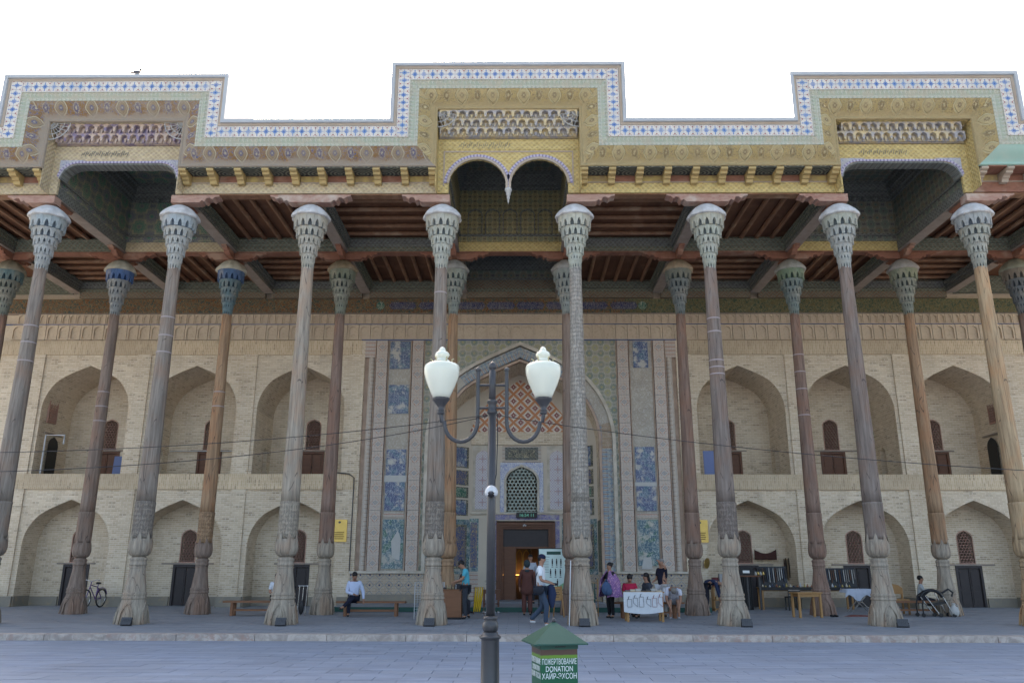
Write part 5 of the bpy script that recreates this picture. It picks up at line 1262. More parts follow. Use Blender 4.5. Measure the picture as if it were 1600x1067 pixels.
def person(label, loc, rot, pose, base=STAND, H=1.75, shirt=(.5, .5, .5), trousers=(.03, .03, .04), shoes=(.03, .03, .03), long_sleeve=False, sleeve=True, shirt_mat='cloth', robe=None,
           hair='short', cap=None, scarf=None, shorts=False, skirt=None, group=None):
    k = H/1.75; P = {a: Vector(b) for a, b in base.items()}; P.update({a: Vector(b) for a, b in pose.items()})
    P = {a: b*k for a, b in P.items()}; RR = {a: (tuple(x*k for x in b) if isinstance(b, tuple) else b*k) for a, b in R0.items()}
    t = thing('person', label, 'person', loc, rot, group)
    hd = (P['top']-P['nek']).normalized(); fw = Vector((0, -1, 0)); fw = (fw-hd*fw.dot(hd)).normalized() if abs(fw.dot(hd)) < .95 else Vector((0, 0, -1))
    P.pop('footL', None); P.pop('footR', None)
    if 'look' in pose: fw = Vector(pose['look']); P.pop('look'); fw = (fw-hd*fw.dot(hd)).normalized()
    rt = hd.cross(fw)
    Vx = {a: (P[a], RR[a]) for a in P}
    Vx['nos'] = (P['hed']+fw*.105*k-hd*.02*k, .012*k); Vx['eaL'] = (P['hed']+rt*.085*k, .014*k); Vx['eaR'] = (P['hed']-rt*.085*k, .014*k)
    E_ = [('pel', 'spi'), ('spi', 'che'), ('che', 'nek'), ('nek', 'jaw'), ('jaw', 'hed'), ('hed', 'top'), ('hed', 'nos'), ('hed', 'eaL'), ('hed', 'eaR')]
    for s in 'LR':
        E_ += [('che', 's'+s), ('s'+s, 'e'+s), ('e'+s, 'w'+s), ('pel', 'h'+s), ('h'+s, 'k'+s), ('k'+s, 'a'+s)]
        d = (P['w'+s]-P['e'+s]).normalized(); sd = d.cross(Vector((0, 0, 1)));
        sd = (sd if sd.length > .2 else Vector((0, 1, 0))).normalized(); dn = d.cross(sd).normalized()
        Vx['p'+s] = (P['w'+s]+d*.07*k, (.030*k, .018*k)); E_.append(('w'+s, 'p'+s))
        for q, (o_, L) in enumerate(((-.030, .060), (-.010, .072), (.010, .068), (.030, .052))):
            Vx[f'f{s}{q}'] = (P['w'+s]+d*(.07+L*.6)*k+sd*o_*k, .0085*k); Vx[f'g{s}{q}'] = (P['w'+s]+d*(.07+L)*k+sd*o_*k+dn*.022*k, .0075*k)
            E_ += [('p'+s, f'f{s}{q}'), (f'f{s}{q}', f'g{s}{q}')]
        Vx['t'+s] = (P['w'+s]+d*.05*k-sd*.045*k+dn*.01*k, .010*k); E_.append(('w'+s, 't'+s))
        ft = Vector((0, -1, 0)) if 'foot'+s not in pose else Vector(pose['foot'+s]).normalized()
        Vx['b'+s] = (P['a'+s]+ft*.13*k+Vector((0, 0, -.045*k)), (.036*k, .028*k)); E_.append(('a'+s, 'b'+s))
    skin_obj('body', Vx, E_, 'pel', 'skin', t)
    def grow(ns, g, rename=None): return {n: (P[n], tuple(x+g*k for x in RR[n]) if isinstance(RR[n], tuple) else RR[n]+g*k) for n in ns}
    for s in 'LR':
        b = Vx['b'+s][0]; skin_obj('shoe', {'a': (P['a'+s]+Vector((0, .015, -.03))*k, .042*k), 'b': (b.lerp(P['a'+s], .4)+Vector((0, 0, -.01)), (.044*k, .036*k)), 'c': (b, (.042*k, .03*k))}, [('a', 'b'), ('b', 'c')], 'b', 'cloth', t, shoes)
    if not robe:
        v = grow(['pel', 'hL', 'kL', 'aL', 'hR', 'kR', 'aR'], .018)
        e = [('pel', 'hL'), ('hL', 'kL'), ('pel', 'hR'), ('hR', 'kR')]
        if shorts:
            for s in 'LR': v.pop('a'+s); v['k'+s] = (P['h'+s].lerp(P['k'+s], .85), .075*k)
        else: e += [('kL', 'aL'), ('kR', 'aR')]
        skin_obj('trousers', v, e, 'pel', 'cloth', t, trousers)
    else:
        skin_obj('trousers', {n: (P[n], .085*k) for n in ('hL', 'kL', 'aL')}, [('hL', 'kL'), ('kL', 'aL')], 'hL', 'cloth', t, robe)
        skin_obj('trousers', {n: (P[n], .085*k) for n in ('hR', 'kR', 'aR')}, [('hR', 'kR'), ('kR', 'aR')], 'hR', 'cloth', t, robe)
        v = {'che': (P['che'], (.19*k, .14*k)), 'spi': (P['spi'], (.19*k, .15*k)), 'pel': (P['pel'], (.23*k, .17*k)), 'kn': (P['pel']+Vector((0, 0, -.36*k)), (.27*k, .19*k))}
        skin_obj('robe', v, [('che', 'spi'), ('spi', 'pel'), ('pel', 'kn')], 'spi', 'cloth', t, robe)
    v = grow(['spi', 'che', 'sL', 'sR'], .022); dwn = (P['pel']-P['spi']).normalized(); v['pel'] = (P['pel']+dwn*(.06*k if base is STAND else 0), (.185*k, .145*k)); v['nk'] = (P['che'].lerp(P['nek'], .75), .062*k)
    e = [('pel', 'spi'), ('spi', 'che'), ('che', 'nk'), ('che', 'sL'), ('che', 'sR')]
    for s in 'LR':
        if long_sleeve: v['e'+s] = (P['e'+s], .056*k); v['w'+s] = (P['w'+s], .040*k); e += [('s'+s, 'e'+s), ('e'+s, 'w'+s)]
        else: v['e'+s] = (P['s'+s].lerp(P['e'+s], .75), .062*k); e += [('s'+s, 'e'+s)]
    skin_obj('shirt', v, e, 'che', shirt_mat, t, robe or shirt)
    h = P['hed']
    def hb(name, m, c, f, r, sc, col=None):
        mb = MB().ball((0, 0, 0), r*k, 14, 10, sc); o = mb.build(name, m, t, col=col); o.matrix_local = Matrix.Translation(c) @ Matrix((rt, -fw, hd)).transposed().to_4x4(); return o
    if hair == 'short': hb('hair', 'hair', h+hd*.032*k-fw*.022*k, 0, .1, (.86, 1.0, .95))
    elif hair == 'grey': hb('hair', 'cloth', h+hd*.035*k-fw*.022*k, 0, .097, (.86, 1., .9), (.22, .20, .18))
    elif hair == 'long':
        hb('hair', 'hair', h+hd*.03*k-fw*.025*k, 0, .105, (.9, 1., .98)); skin_obj('long_hair', {'a': (h-fw*.05*k, .085*k), 'b': (P['nek']-fw*.08*k, (.09*k, .06*k)), 'c': (P['che']-fw*.10*k, (.06*k, .04*k))}, [('a', 'b'), ('b', 'c')], 'b', 'hair', t)
    elif hair == 'bun': hb('hair', 'hair', h+hd*.03*k-fw*.025*k, 0, .103, (.9, 1., .95)); hb('bun', 'hair', h+hd*.06*k-fw*.12*k, 0, .045, (1, 1, 1))
    if scarf: hb('headscarf', 'cloth', h+hd*.01*k-fw*.02*k, 0, .118, (.92, 1., 1.15), scarf); skin_obj('scarf_tail', {'a': (P['nek'], .095*k), 'b': (P['che']-fw*.03*k+Vector((0, 0, .02)), (.15*k, .12*k))}, [('a', 'b')], 'a', 'cloth', t, scarf)
    if cap:
        hb('cap', 'cloth', h+hd*.045*k-fw*.01*k, 0, .102, (.88, 1.02, .8), cap)
        mb = MB(); pts = [(-.075, 0)]+[(-.08*cos(pi*i/8), -.10*sin(pi*i/8)) for i in range(1, 8)]+[(.075, 0)]
        mb.add([(x*k, (y-.06)*k, 0) for x, y in pts]+[(x*k, (y-.06)*k, .008) for x, y in pts], [tuple(range(9)), tuple(range(17, 8, -1))]+[(i, i+1, i+10, i+9) for i in range(8)])
        o = mb.build('cap_peak', 'cloth', t, col=cap); o.matrix_local = Matrix.Translation(h+hd*.055*k+fw*.03*k) @ Matrix((rt, -fw, hd)).transposed().to_4x4()
    if not (scarf and rot > 2.5):
        for s in (-1, 1): MB().ball(h+rt*s*.032*k+fw*.078*k+hd*.008*k, .010*k, 8, 6).build('eye', 'black', t)
        MB().ball(h+fw*.075*k-hd*.062*k, .018*k, 8, 6, (1.2, .5, .35)).build('mouth', 'cloth', t, col=(.22, .07, .06))
        for s in (-1, 1): MB().ball(h+rt*s*.032*k+fw*.083*k+hd*.028*k, .016*k, 8, 5, (1.2, .4, .3)).build('eyebrow', 'hair', t)
    return t
BOW = dict(nek=(0, -.05, 1.46), jaw=(0, -.11, 1.50), hed=(0, -.15, 1.58), top=(0, -.16, 1.67))
person('man in a teal shirt with bowed head busy at the brown cabinet', (-1.24, 24.45, ZP), rad(-90), dict(BOW, eL=(-.24, -.08, 1.15), wL=(-.12, -.30, 1.05), eR=(.24, -.08, 1.15), wR=(.12, -.32, 1.08), look=(0, -.8, -.5)), H=1.68, shirt=(.09, .40, .50), trousers=(.035, .04, .05))
person('dark haired seller seated behind the brown cabinet, head just showing', (-1.42, 25.35, ZP), rad(20), dict(wL=(-.1, -.3, .80), wR=(.16, -.3, .84)), SIT, 1.62, shirt=(.05, .045, .05), long_sleeve=True)
person('person seen from behind in a long maroon robe and black headscarf before the doorway', (.56, 26.2, ZP), pi, dict(eL=(-.25, -.02, 1.12), eR=(.25, -.02, 1.12)), H=1.64, robe=(.095, .038, .03), long_sleeve=True, scarf=(.03, .045, .05))
person('man in a pale shirt and dark cap standing inside the doorway facing out', (.72, 30.2, ZP+.18), rad(10), {}, H=1.70, shirt=(.42, .46, .52), trousers=(.03, .03, .035), long_sleeve=True)
w = person('man striding right in a navy cap and white shirt fading to blue', (.87, 21.4, ZP), rad(78), dict(kL=(-.10, -.16, .52), aL=(-.09, -.12, .10), kR=(.10, -.02, .49), aR=(.10, .30, .16), eL=(-.24, -.04, 1.13), wL=(-.17, -.26, 1.06), eR=(.24, .02, 1.13), wR=(.15, -.26, 1.05), hed=(0, -.03, 1.64)), H=1.76, shirt_mat='shirt_ombre', trousers=(.045, .065, .10), shoes=(.5, .5, .5), cap=(.012, .016, .045))
bag = thing('shoulder_bag', 'black shoulder bag on a strap at the hip of the striding man', 'bag', (.80, 21.15, 1.02))
MB().ball((0, 0, 0), .13, 14, 10, (1.1, .5, .8)).build('pouch', 'cloth', bag, col=(.02, .022, .03)); MB().tube([(-.10, .02, .06), (-.08, .03, .30), (.0, .10, .50), (.08, .22, .50), (.14, .32, .3)], .012, 6).build('strap', 'cloth', bag, col=(.02, .022, .03))
o = MB().tube([(0, 0, .34), (.03, 0, .25), (.05, -.01, .1), (.03, .01, -.08), (.04, 0, -.22)], [.05, .09, .11, .09, .05], 10).build('jacket', 'cloth', col=(.02, .03, .07)); tag(o, 'navy jacket hanging over the arm of the striding man', 'jacket'); o.location = (1.10, 21.35, .82)
o = MB().box(-.05, .05, -.035, .035, -.035, .035).tube([(0, -.0, 0), (.09, 0, 0)], .03, 10).build('hand_camera', 'black'); tag(o, 'small black camera held by the striding man', 'camera'); o.location = (1.20, 21.38, 1.16)
pw = person('woman in a purple patterned shawl and black trousers looking left', (3.01, 25.0, ZP), rad(-60), dict(eL=(-.24, -.04, 1.14), wL=(-.10, -.24, 1.05), eR=(.24, -.04, 1.14), wR=(.10, -.25, 1.04)), H=1.58, shirt=(.02, .02, .025), trousers=(.012, .012, .015), hair='bun')
mb = MB(); n = 20                                    # shawl open at the front
for j in range(9):
    z = 1.33-j*.09
    for i in range(n+1): a = -pi/2+.5+i/n*(2*pi-1.0); r = (.10+.15*min(1, j/2.5)+.012*j)*(1+.06*sin(a*9+j)); mb.v.append((r*1.15*cos(a), r*.85*sin(a), z+.02*sin(a*7)))
for j in range(8):
    for i in range(n): k = j*(n+1)+i; mb.f.append((k, k+1, k+n+2, k+n+1))
o = mb.build('shawl', 'shawl', pw); o.modifiers.new('s', 'SOLIDIFY').thickness = .012
o = MB().ball((0, 0, 0), .17, 12, 9, (.85, .6, 1.15)).ball((.07, -.04, -.08), .10, 10, 8, (1, .7, 1.2)).tube([(-.05, 0, .18), (0, 0, .26), (.05, 0, .18)], .014, 6).build('backpack', 'cloth', col=(.06, .10, .19)); tag(o, 'blue backpack held in front by the woman in the shawl', 'bag'); o.location = (2.86, 24.66, .98)
person('woman in a crimson top seated behind the white cloth table', (3.60, 25.15, ZP), 0, dict(BOW if 0 else {}, jaw=(0, -.10, 1.11), hed=(0, -.13, 1.19), top=(0, -.14, 1.27), look=(0, -.8, -.5)), SIT, 1.66, shirt=(.42, .02, .06), hair='bun')
person('person in dark grey with long dark hair seated facing left by the sale table', (4.22, 25.6, ZP), rad(-70), {}, SIT, 1.68, shirt=(.05, .055, .07), hair='long', long_sleeve=True)
person('man in a navy polo and white trousers standing with one hand on his forehead', (4.64, 25.5, ZP), rad(-60), dict(eR=(.30, -.10, 1.50), wR=(.12, -.16, 1.64), eL=(-.24, -.02, 1.14), wL=(-.10, -.24, 1.08)), H=1.70, shirt=(.014, .014, .03), trousers=(.60, .60, .62), hair='grey')
person('man in a white T-shirt sitting bent down over his shoes', (4.86, 25.0, ZP), rad(-8), dict(che=(0, -.24, .80), spi=(0, -.12, .68), nek=(0, -.38, .86), jaw=(0, -.45, .84), hed=(0, -.50, .80), top=(0, -.55, .76), sL=(-.17, -.32, .84), sR=(.17, -.32, .84), eL=(-.22, -.42, .56), eR=(.2, -.42, .56), wL=(-.12, -.48, .30), wR=(.12, -.48, .30), look=(0, -.4, -.9)), SIT, 1.74, shirt=(.60, .60, .66), trousers=(.26, .25, .26), shorts=True, shoes=(.3, .31, .33), hair='grey')
person('person in dark blue bending over behind the violet mended column', (6.55, 28.2, ZP), rad(70), dict(spi=(0, -.10, 1.02), che=(0, -.30, 1.02), nek=(0, -.45, .98), jaw=(0, -.52, .95), hed=(0, -.60, .92), top=(0, -.67, .89), sL=(-.17, -.36, 1.02), sR=(.17, -.36, 1.02), eL=(-.2, -.40, .75), eR=(.2, -.40, .75), wL=(-.14, -.45, .5), wR=(.14, -.45, .5), look=(0, -.4, -.9)), H=1.68, shirt=(.025, .035, .08), trousers=(.02, .02, .03), long_sleeve=True)
person('man in a white shirt and navy trousers seated cross-legged on the bench by the portal', (-4.72, 25.72, ZP), rad(8), dict(aR=(-.28, -.62, .30), kR=(-.02, -.42, .56), wR=(.30, -.12, .50), eR=(.28, -.02, .72), wL=(.02, -.34, .66), hed=(0, -.12, 1.20), jaw=(0, -.1, 1.12), top=(0, -.13, 1.28), look=(.1, -.8, -.45), footR=(-.7, -.6, 0)), SIT, 1.72, shirt=(.50, .56, .72), trousers=(.012, .014, .03), long_sleeve=True)
person('man in a white shirt on the left bench, half hidden by the pale column', (-7.18, 26.0, ZP), rad(20), dict(wL=(-.02, -.34, .70)), SIT, 1.66, shirt=(.60, .62, .66), trousers=(.012, .012, .016))
person('boy in a light grey shirt seated beside the stroller looking right', (13.22, 27.3, ZP), rad(70), dict(wL=(-.12, -.34, .86), wR=(.14, -.34, .86), eL=(-.22, -.12, .80), eR=(.22, -.12, .80)), SIT, 1.58, shirt=(.36, .38, .38), trousers=(.03, .03, .04), long_sleeve=True)

# ------------------------------------------------------------ benches, tables, stalls
def bench(label, x0, x1, y, h=.44, m='brown_bench', dark=False):
    w = x1-x0; t = thing('bench', label, 'bench', ((x0+x1)/2, y, ZP), 0, 'wooden benches')
    MB().box(-w/2, w/2, -.19, .19, h-.055, h).build('seat', m, t)
    for s in (-1, 1):
        for d in (-.14, .14): MB().box(s*(w/2-.28)-.04, s*(w/2-.28)+.04, d-.03, d+.03, 0, h-.057).build('leg', m, t)
    for d in (-.14, .14): MB().box(-w/2+.33, w/2-.33, d-.015, d+.015, .14, .19).build('stretcher', m, t)
    return t
bench('long brown bench under the man with crossed legs', -5.25, -3.15, 25.85)
bench('brown bench behind the pale column where a white shirt shows', -8.75, -6.65, 26.0)
bench('dark bench beside the boy and the stroller on the right', 11.65, 13.75, 26.9)
bench('low bench behind the sale table where people sit', 3.1, 5.2, 25.25, .46)
def table(label, x, y, w, d, h, m='table_wood', rot=0., leg=.06, cat='table', name='table', group=None):
    t = thing(name, label, cat, (x, y, ZP), rot, group); MB().box(-w/2, w/2, -d/2, d/2, h-.035, h).build('tabletop', m, t)
    for a in (-1, 1):
        for b in (-1, 1): MB().box(a*(w/2-.06)-leg/2, a*(w/2-.06)+leg/2, b*(d/2-.06)-leg/2, b*(d/2-.06)+leg/2, 0, h-.036).build('leg', m, t)
    mb = MB()
    for b in (-1, 1): mb.box(-w/2+.08, w/2-.08, b*(d/2-.06)-.012, b*(d/2-.06)+.012, h-.13, h-.037)
    mb.build('apron', m, t); return t
st = table('wooden sale table draped at the front with a white printed cloth', 3.80, 23.75, 1.08, .6, .80)
MB().box(-.46, .46, -.26, -.22, .26, .34).build('stretcher', 'table_wood', st)
mb = MB(); n = 16; v = []
for j in range(6):
    for i in range(n+1): x = -.60+1.08*i/n; v.append((x, -.335-.012*sin(i*1.3)*j/5, .79-j*.105*(1+.10*sin(pi*i/n))))
mb.add(v, [(j*(n+1)+i, j*(n+1)+i+1, (j+1)*(n+1)+i+1, (j+1)*(n+1)+i) for j in range(5) for i in range(n)], None, True)
ct = tag(mb.build('printed_cloth', 'cloth', col=(.62, .64, .66)), 'white cloth with small printed bag drawings hung on the sale table', 'cloth'); ct.location = (3.80, 23.75, ZP)
for q in range(6):
    x = -.50+q*.165+(.03 if q > 2 else 0); hh = .20+.03*(q % 3); mb = MB(); A = [(x, .40+.1*(q % 2)), (x, .40+hh), (x+.12, .40+hh), (x+.12, .40)]
    for a, b in zip(A, A[1:]+A[:1]): mb.bar((a[0], -.352, a[1]), (b[0], -.352, b[1]), .007)
    mb.tube([(x+.03, -.352, .40+hh), (x+.035, -.352, .40+hh+.06), (x+.06, -.352, .40+hh+.075)], .008, 4); mb.build('bag_drawing', 'paint', ct, col=[(.03, .03, .04), (.25, .04, .03)][q > 3])
for q in range(7):
    c = random.choice([(.4, .4, .38), (.1, .12, .15), (.5, .45, .35), (.06, .06, .06)]); o = MB().box(-.07, .07, -.05, .05, 0, .03+.02*(q % 3)).build('goods_box', 'paint', col=c); tag(o, f'small {cname(c)} box, {ORD[q]} from the left on the white cloth sale table', 'box', 'goods on the sale table'); o.location = (3.36+q*.145, 23.75+.1*sin(q*3), ZP+.80)
cb = thing('cabinet', 'brown wooden cabinet with small goods on top beside the lamp post', 'cabinet', (-1.62, 24.6, ZP))
MB().box(-.27, .27, -.22, .22, .06, .80).build('body', 'brown_bench', cb); MB().box(-.25, .25, -.20, .20, 0, .06).build('foot', 'black', cb); MB().box(-.29, .29, -.24, .24, .80, .825).build('top', 'brown_bench', cb)
for q in range(5): MB().box(-.262+q*.106, -.262+q*.106+.10, -.226, -.22, .08, .78).build('panel', 'brown_bench', cb)
for q in range(12):
    a = MB(); k = q % 3
    a.lathe([(.018, 0), (.022, .03), (.01, .06), (.014, .09+.02*k)], 8) if k else a.ball((0, 0, .03), .03, 8, 6, (1.2, .8, 1)); c = random.choice([(.05, .05, .06), (.3, .25, .15), (.4, .4, .41), (.1, .12, .12)]); o = a.build('trinket', 'paint', col=c); tag(o, f'tiny {cname(c)} trinket, {ORD[q]} from the left on the brown cabinet', 'trinket', 'trinkets on the cabinet'); o.location = (-1.86+q*.042, 24.5+.08*(q % 2), ZP+.825)
for x, lab in ((-2.58, 'white wire grid stand left of the grey front column'), (-1.93, 'white wire grid stand between the grey column and cabinet')):
    g = thing('grid_stand', lab, 'display stand', (x, 24.7, ZP)); wd = .16 if x < -2 else .05
    mb = MB()
    for q in range(5): mb.tube([(-wd+q*wd/2, 0, 0), (-wd+q*wd/2, 0, 1.02)], .006 if 0 < q < 4 else .014, 5)
    mb.build('upright', 'white_metal', g); mb = MB()
    for q in range(15): mb.tube([(-wd, 0, .06+q*.068), (wd, 0, .06+q*.068)], .005, 4)
    mb.build('rung', 'white_metal', g)
sc = thing('scarf_rack', 'yellow scarves hanging on a thin rack right of the teal man', 'rack', (-.93, 27.0, ZP))
MB().tube([(-.2, 0, 0), (-.2, 0, .82), (.12, 0, .82), (.12, 0, 0)], .012, 6).build('frame', 'brown_wood', sc)
for q in range(4): MB().tube([(-.14+q*.07, 0, .83), (-.15+q*.07, -.03, .6), (-.17+q*.06, -.02, .3), (-.20+q*.06, 0, .08)], [.02, .03, .035, .02], 6).build('scarf', 'cloth', sc, col=(.50, .33, .02))
b = table('small reddish table with a potted plant left of the doorway', -.62, 28.3, .6, .4, .72, 'brown_wood'); MB().box(-.27, .27, -.17, .17, .25, .28).build('shelf', 'brown_wood', b)
pl = thing('potted_plant', 'dark leafy plant on the small reddish table', 'plant', (-.62, 28.3, ZP+.72)); MB().lathe([(.07, 0), (.10, .12)], 12).build('pot', 'brown_wood', pl)
mb = MB()
for q in range(60):
    a = random.uniform(0, 2*pi); r = random.uniform(.03, .26); z = .14+random.uniform(0, .16); d = Vector((cos(a), sin(a), random.uniform(-.3, .6))).normalized()*.06; c_ = Vector((r*cos(a), r*.6*sin(a), z)); s_ = Vector((-sin(a), cos(a), 0))*.02
    mb.add([c_-d, c_+s_, c_+d, c_-s_], [(0, 1, 2, 3)])
mb.build('foliage', 'cloth', pl, col=(.03, .06, .03), kind='stuff')
sb = thing('signboard', 'pale green visitor rules signboard with small dark figures by the door', 'sign', (1.40, 27.4, ZP), rad(-4))
MB().box(-.44, .44, -.02, .02, .72, 2.02).build('board', 'sign_green', sb)
mb = MB()
for a in (-.45, .45): mb.box(a-.015, a+.015, -.03, .03, .0, 2.04)
mb.box(-.465, .465, -.03, .03, 2.02, 2.045); mb.box(-.465, .465, -.03, .03, .70, .725); mb.build('frame', 'black', sb)
MB().box(-.18, .28, -.024, -.021, 1.84, 1.94).build('heading', 'green_paint', sb)
for r_, (zz, xs) in enumerate(((1.62, (.0, .14, .28)), (1.30, (-.06, .10, .26)), (.98, (.16,)))):
    for x in xs:
        MB().box(x-.022, x+.022, -.026, -.021, zz-.07, zz+.05).prism([(x+.02*cos(t*pi/4), zz+.075+.02*sin(t*pi/4)) for t in range(8)], -.026, -.021).box(x-.018, x-.004, -.026, -.021, zz-.14, zz-.07).box(x+.004, x+.018, -.026, -.021, zz-.14, zz-.07).build('pictogram', 'black', sb)
        MB().box(x-.035, x+.035, -.025, -.021, zz-.18, zz-.165).build('caption', 'dark_metal', sb)
for q in range(9): MB().box(-.38, -.12, -.025, -.021, 1.68-q*.05, 1.69-q*.05).build('caption', 'dark_metal', sb)
MB().prism([(-.44, .725), (.44, .725), (.44, 1.0), (.2, .86), (-.44, .80)], -.023, -.0205).build('green_swoosh', 'sign_dark_green', sb)
ea = thing('easel_board', 'small wooden notice board on an easel behind the striding man', 'notice board', (1.42, 25.6, ZP), rad(10))
MB().box(-.20, .20, -.02, .02, .48, .88).build('board', 'table_wood', ea)
for s in (-1, 1): MB().bar((s*.16, -.03, .9), (s*.24, -.05, 0), .035).build('leg', 'table_wood', ea)
MB().bar((0, .02, .88), (0, .35, 0), .03).build('leg', 'table_wood', ea)
for q in range(4): MB().box(-.13, .13-.03*(q % 2), -.025, -.021, .78-q*.07, .795-q*.07).build('writing', 'black', ea)
def shoes(x, y, c, lab, z=ZP, n=1, r=0.):
    t = thing('pair_of_shoes', lab, 'shoes', (x, y, z), r)
    for s in (-1, 1): skin_obj('shoe', {'a': (Vector((s*.06, .09, .04)), .04), 'b': (Vector((s*.06, 0, .035)), (.042, .034)), 'c': (Vector((s*.065, -.12, .03)), (.04, .028))}, [('a', 'b'), ('b', 'c')], 'b', 'cloth', t, c)
for x, y, c, l in ((-.76, 27.55, (.6, .6, .6), 'white shoes left of the lamp pole foot before the platform'), (-.42, 27.5, (.5, .5, .52), 'white sandals at the platform edge below the doorway'), (-1.55, 27.4, (.02, .02, .02), 'black shoes at the platform edge behind the teal man'), (-1.28, 27.5, (.03, .025, .03), 'dark shoes next to the yellow scarves on the floor'),
    (.75, 27.3, (.02, .02, .02), 'black shoes by the feet of the maroon robed person'), (1.0, 27.4, (.10, .05, .03), 'brown shoes on the floor under the signboard'), (7.0, 27.5, (.02, .02, .02), 'black shoes on the floor behind the mended violet column'), (3.9, 26.5, (.02, .02, .03), 'black shoes under the sale table bench'), (2.5, 26.6, (.03, .03, .03), 'black shoes behind the carved column on the right'),
    (9.9, 26.0, (.02, .02, .02), 'black sandals beside the stool table on the paving')): shoes(x, y, c, l, r=random.uniform(-.6, .6))
for i, lab in ((-2.5, 'floodlight at the foot of the column nearest the bicycle'), (-1.5, 'floodlight before the pale column at the left bench'), (-.5, 'floodlight before the grey column left of the lamp post'), (.5, 'floodlight before the fully carved column behind the donation box'), (1.5, 'floodlight at the violet mended column'), (2.5, 'floodlight at the dark violet column left of the boy')):
    fl_ = thing('floodlight', lab, 'floodlight', (i*S+(.0 if abs(i) < 1 else .16), YF-.62 if i != 2.5 else YF-.6, ZP), rad(-15 if i > 2 else 0), 'floodlights at the column feet')
    MB().obox((0, 0, .11), (.13, 0, 0), (0, .03, -.012), (0, .035, .085)).build('housing', 'dark_metal', fl_); MB().obox((0, .036, .126), (.11, 0, 0), (0, .002, -.001), (0, .028, .068)).build('glass', 'glass_dark', fl_)
    mb = MB(); mb.bar((-.14, 0, .12), (-.14, 0, 0), .012); mb.bar((.14, 0, .12), (.14, 0, 0), .012); mb.bar((-.14, 0, .006), (.14, 0, .006), .03, .01); mb.build('stand', 'black', fl_)
    for q in range(5): MB().obox((-.09+q*.045, -.035, .095), (.006, 0, 0), (0, .012, 0), (0, .02, .07)).build('cooling_fin', 'dark_metal', fl_)
for x, lab in ((-6.47, 'gold engraved plaque on the brick pier left of the portal'), (7.12, 'gold plaque right of the portal half hidden by a column')):
    g = thing('wall_plaque', lab, 'plaque', (x, YW-.02, 2.88)); MB().box(-.28, .28, -.02, .0, -.40, .40).build('plate', 'gold_plaque', g); mb = MB()
    for a, b_, c, d in ((-.29, .29, .39, .41), (-.29, .29, -.41, -.39), (-.29, -.27, -.39, .39), (.27, .29, -.39, .39)): mb.box(a, b_, -.025, 0, c, d)
    mb.build('rim', 'gold_metal', g); MB().prism([(.05*cos(t*pi/5), .31+.05*sin(t*pi/5)*(1 if t % 2 else .7)) for t in range(10)], -.026, -.0205).build('emblem', 'dark_metal', g)
    for q in range(4): MB().box(-.2+.03*(q % 2), .2-.03*(q % 2), -.024, -.0205, -.08-q*.075, -.05-q*.075).build('engraved_line', 'engrave', g)
ck = thing('digital_clock', 'black digital clock with green digits over the doorway', 'clock', (.62, 33.2, 3.58)); MB().box(-.42, .42, -.04, .03, -.11, .11).build('case', 'black', ck)
me = text_mesh('16:54 11', .17, 'clock_digit', .001, sx=1.05); link('digits', me, ck, loc=(0, -.043, -.055))
cdl = thing('hanging_bulb', 'small white lamp hanging in the door opening under the clock', 'lamp', (.52, 33.1, 3.22)); MB().tube([(0, 0, .18), (0, 0, .0)], .006, 4).build('cord', 'black', cdl)
for a in (0, 2.1, 4.2): MB().tube([(0, 0, 0), (.07*cos(a), .07*sin(a), -.07)], [.012, .03], 8).build('shade', 'white_gloss', cdl)
# bicycle seen half from behind
bk = thing('bicycle', 'dark bicycle parked by the lower left door', 'bicycle', (-15.0, 30.3, ZP), rad(-94))
def wheel(x):
    R_ = .31; p = [(x+R_*cos(2*pi*i/24), 0, R_+.02+R_*sin(2*pi*i/24)) for i in range(25)]
    wh = MB().tube(p, .02, 6, False).build('wheel', 'black', bk); mb = MB()
    for i in range(14): mb.tube([(x, 0, R_+.02), (x+R_*cos(i*pi/7), 0, R_+.02+R_*sin(i*pi/7))], .003, 3)
    mb.build('spokes', 'chrome', wh); p = [(x+(R_-.03)*cos(2*pi*i/24), 0, R_+.02+(R_-.03)*sin(2*pi*i/24)) for i in range(25)]; MB().tube(p, .008, 5, False).build('rim', 'chrome', wh)
wheel(-.48); wheel(.48)
mb = MB()
for a, b_ in (((-.48, .33), (-.12, .30)), ((-.48, .33), (-.18, .72)), ((-.12, .30), (-.20, .82)), ((-.12, .30), (.28, .72)), ((-.18, .72), (.26, .80)), ((.24, .90), (.48, .33))): mb.tube([(a[0], 0, a[1]), (b_[0], 0, b_[1])], .017, 7)
mb.build('frame', 'bike_purple', bk); MB().ball((-.21, 0, .86), .11, 10, 6, (1.2, .7, .35)).build('saddle', 'black', bk)
MB().tube([(.18, -.27, .95), (.26, -.20, .98), (.24, 0, .92), (.26, .20, .98), (.18, .27, .95)], .013, 6).build('handlebar', 'chrome', bk); MB().box(-.62, -.25, -.07, .07, .66, .675).build('rack', 'chrome', bk)
p = [(-.48+.36*cos(a), 0, .33+.36*sin(a)) for a in [rad(20+i*14) for i in range(11)]]; MB().tube(p, .022, 5).build('mudguard', 'bike_purple', bk)
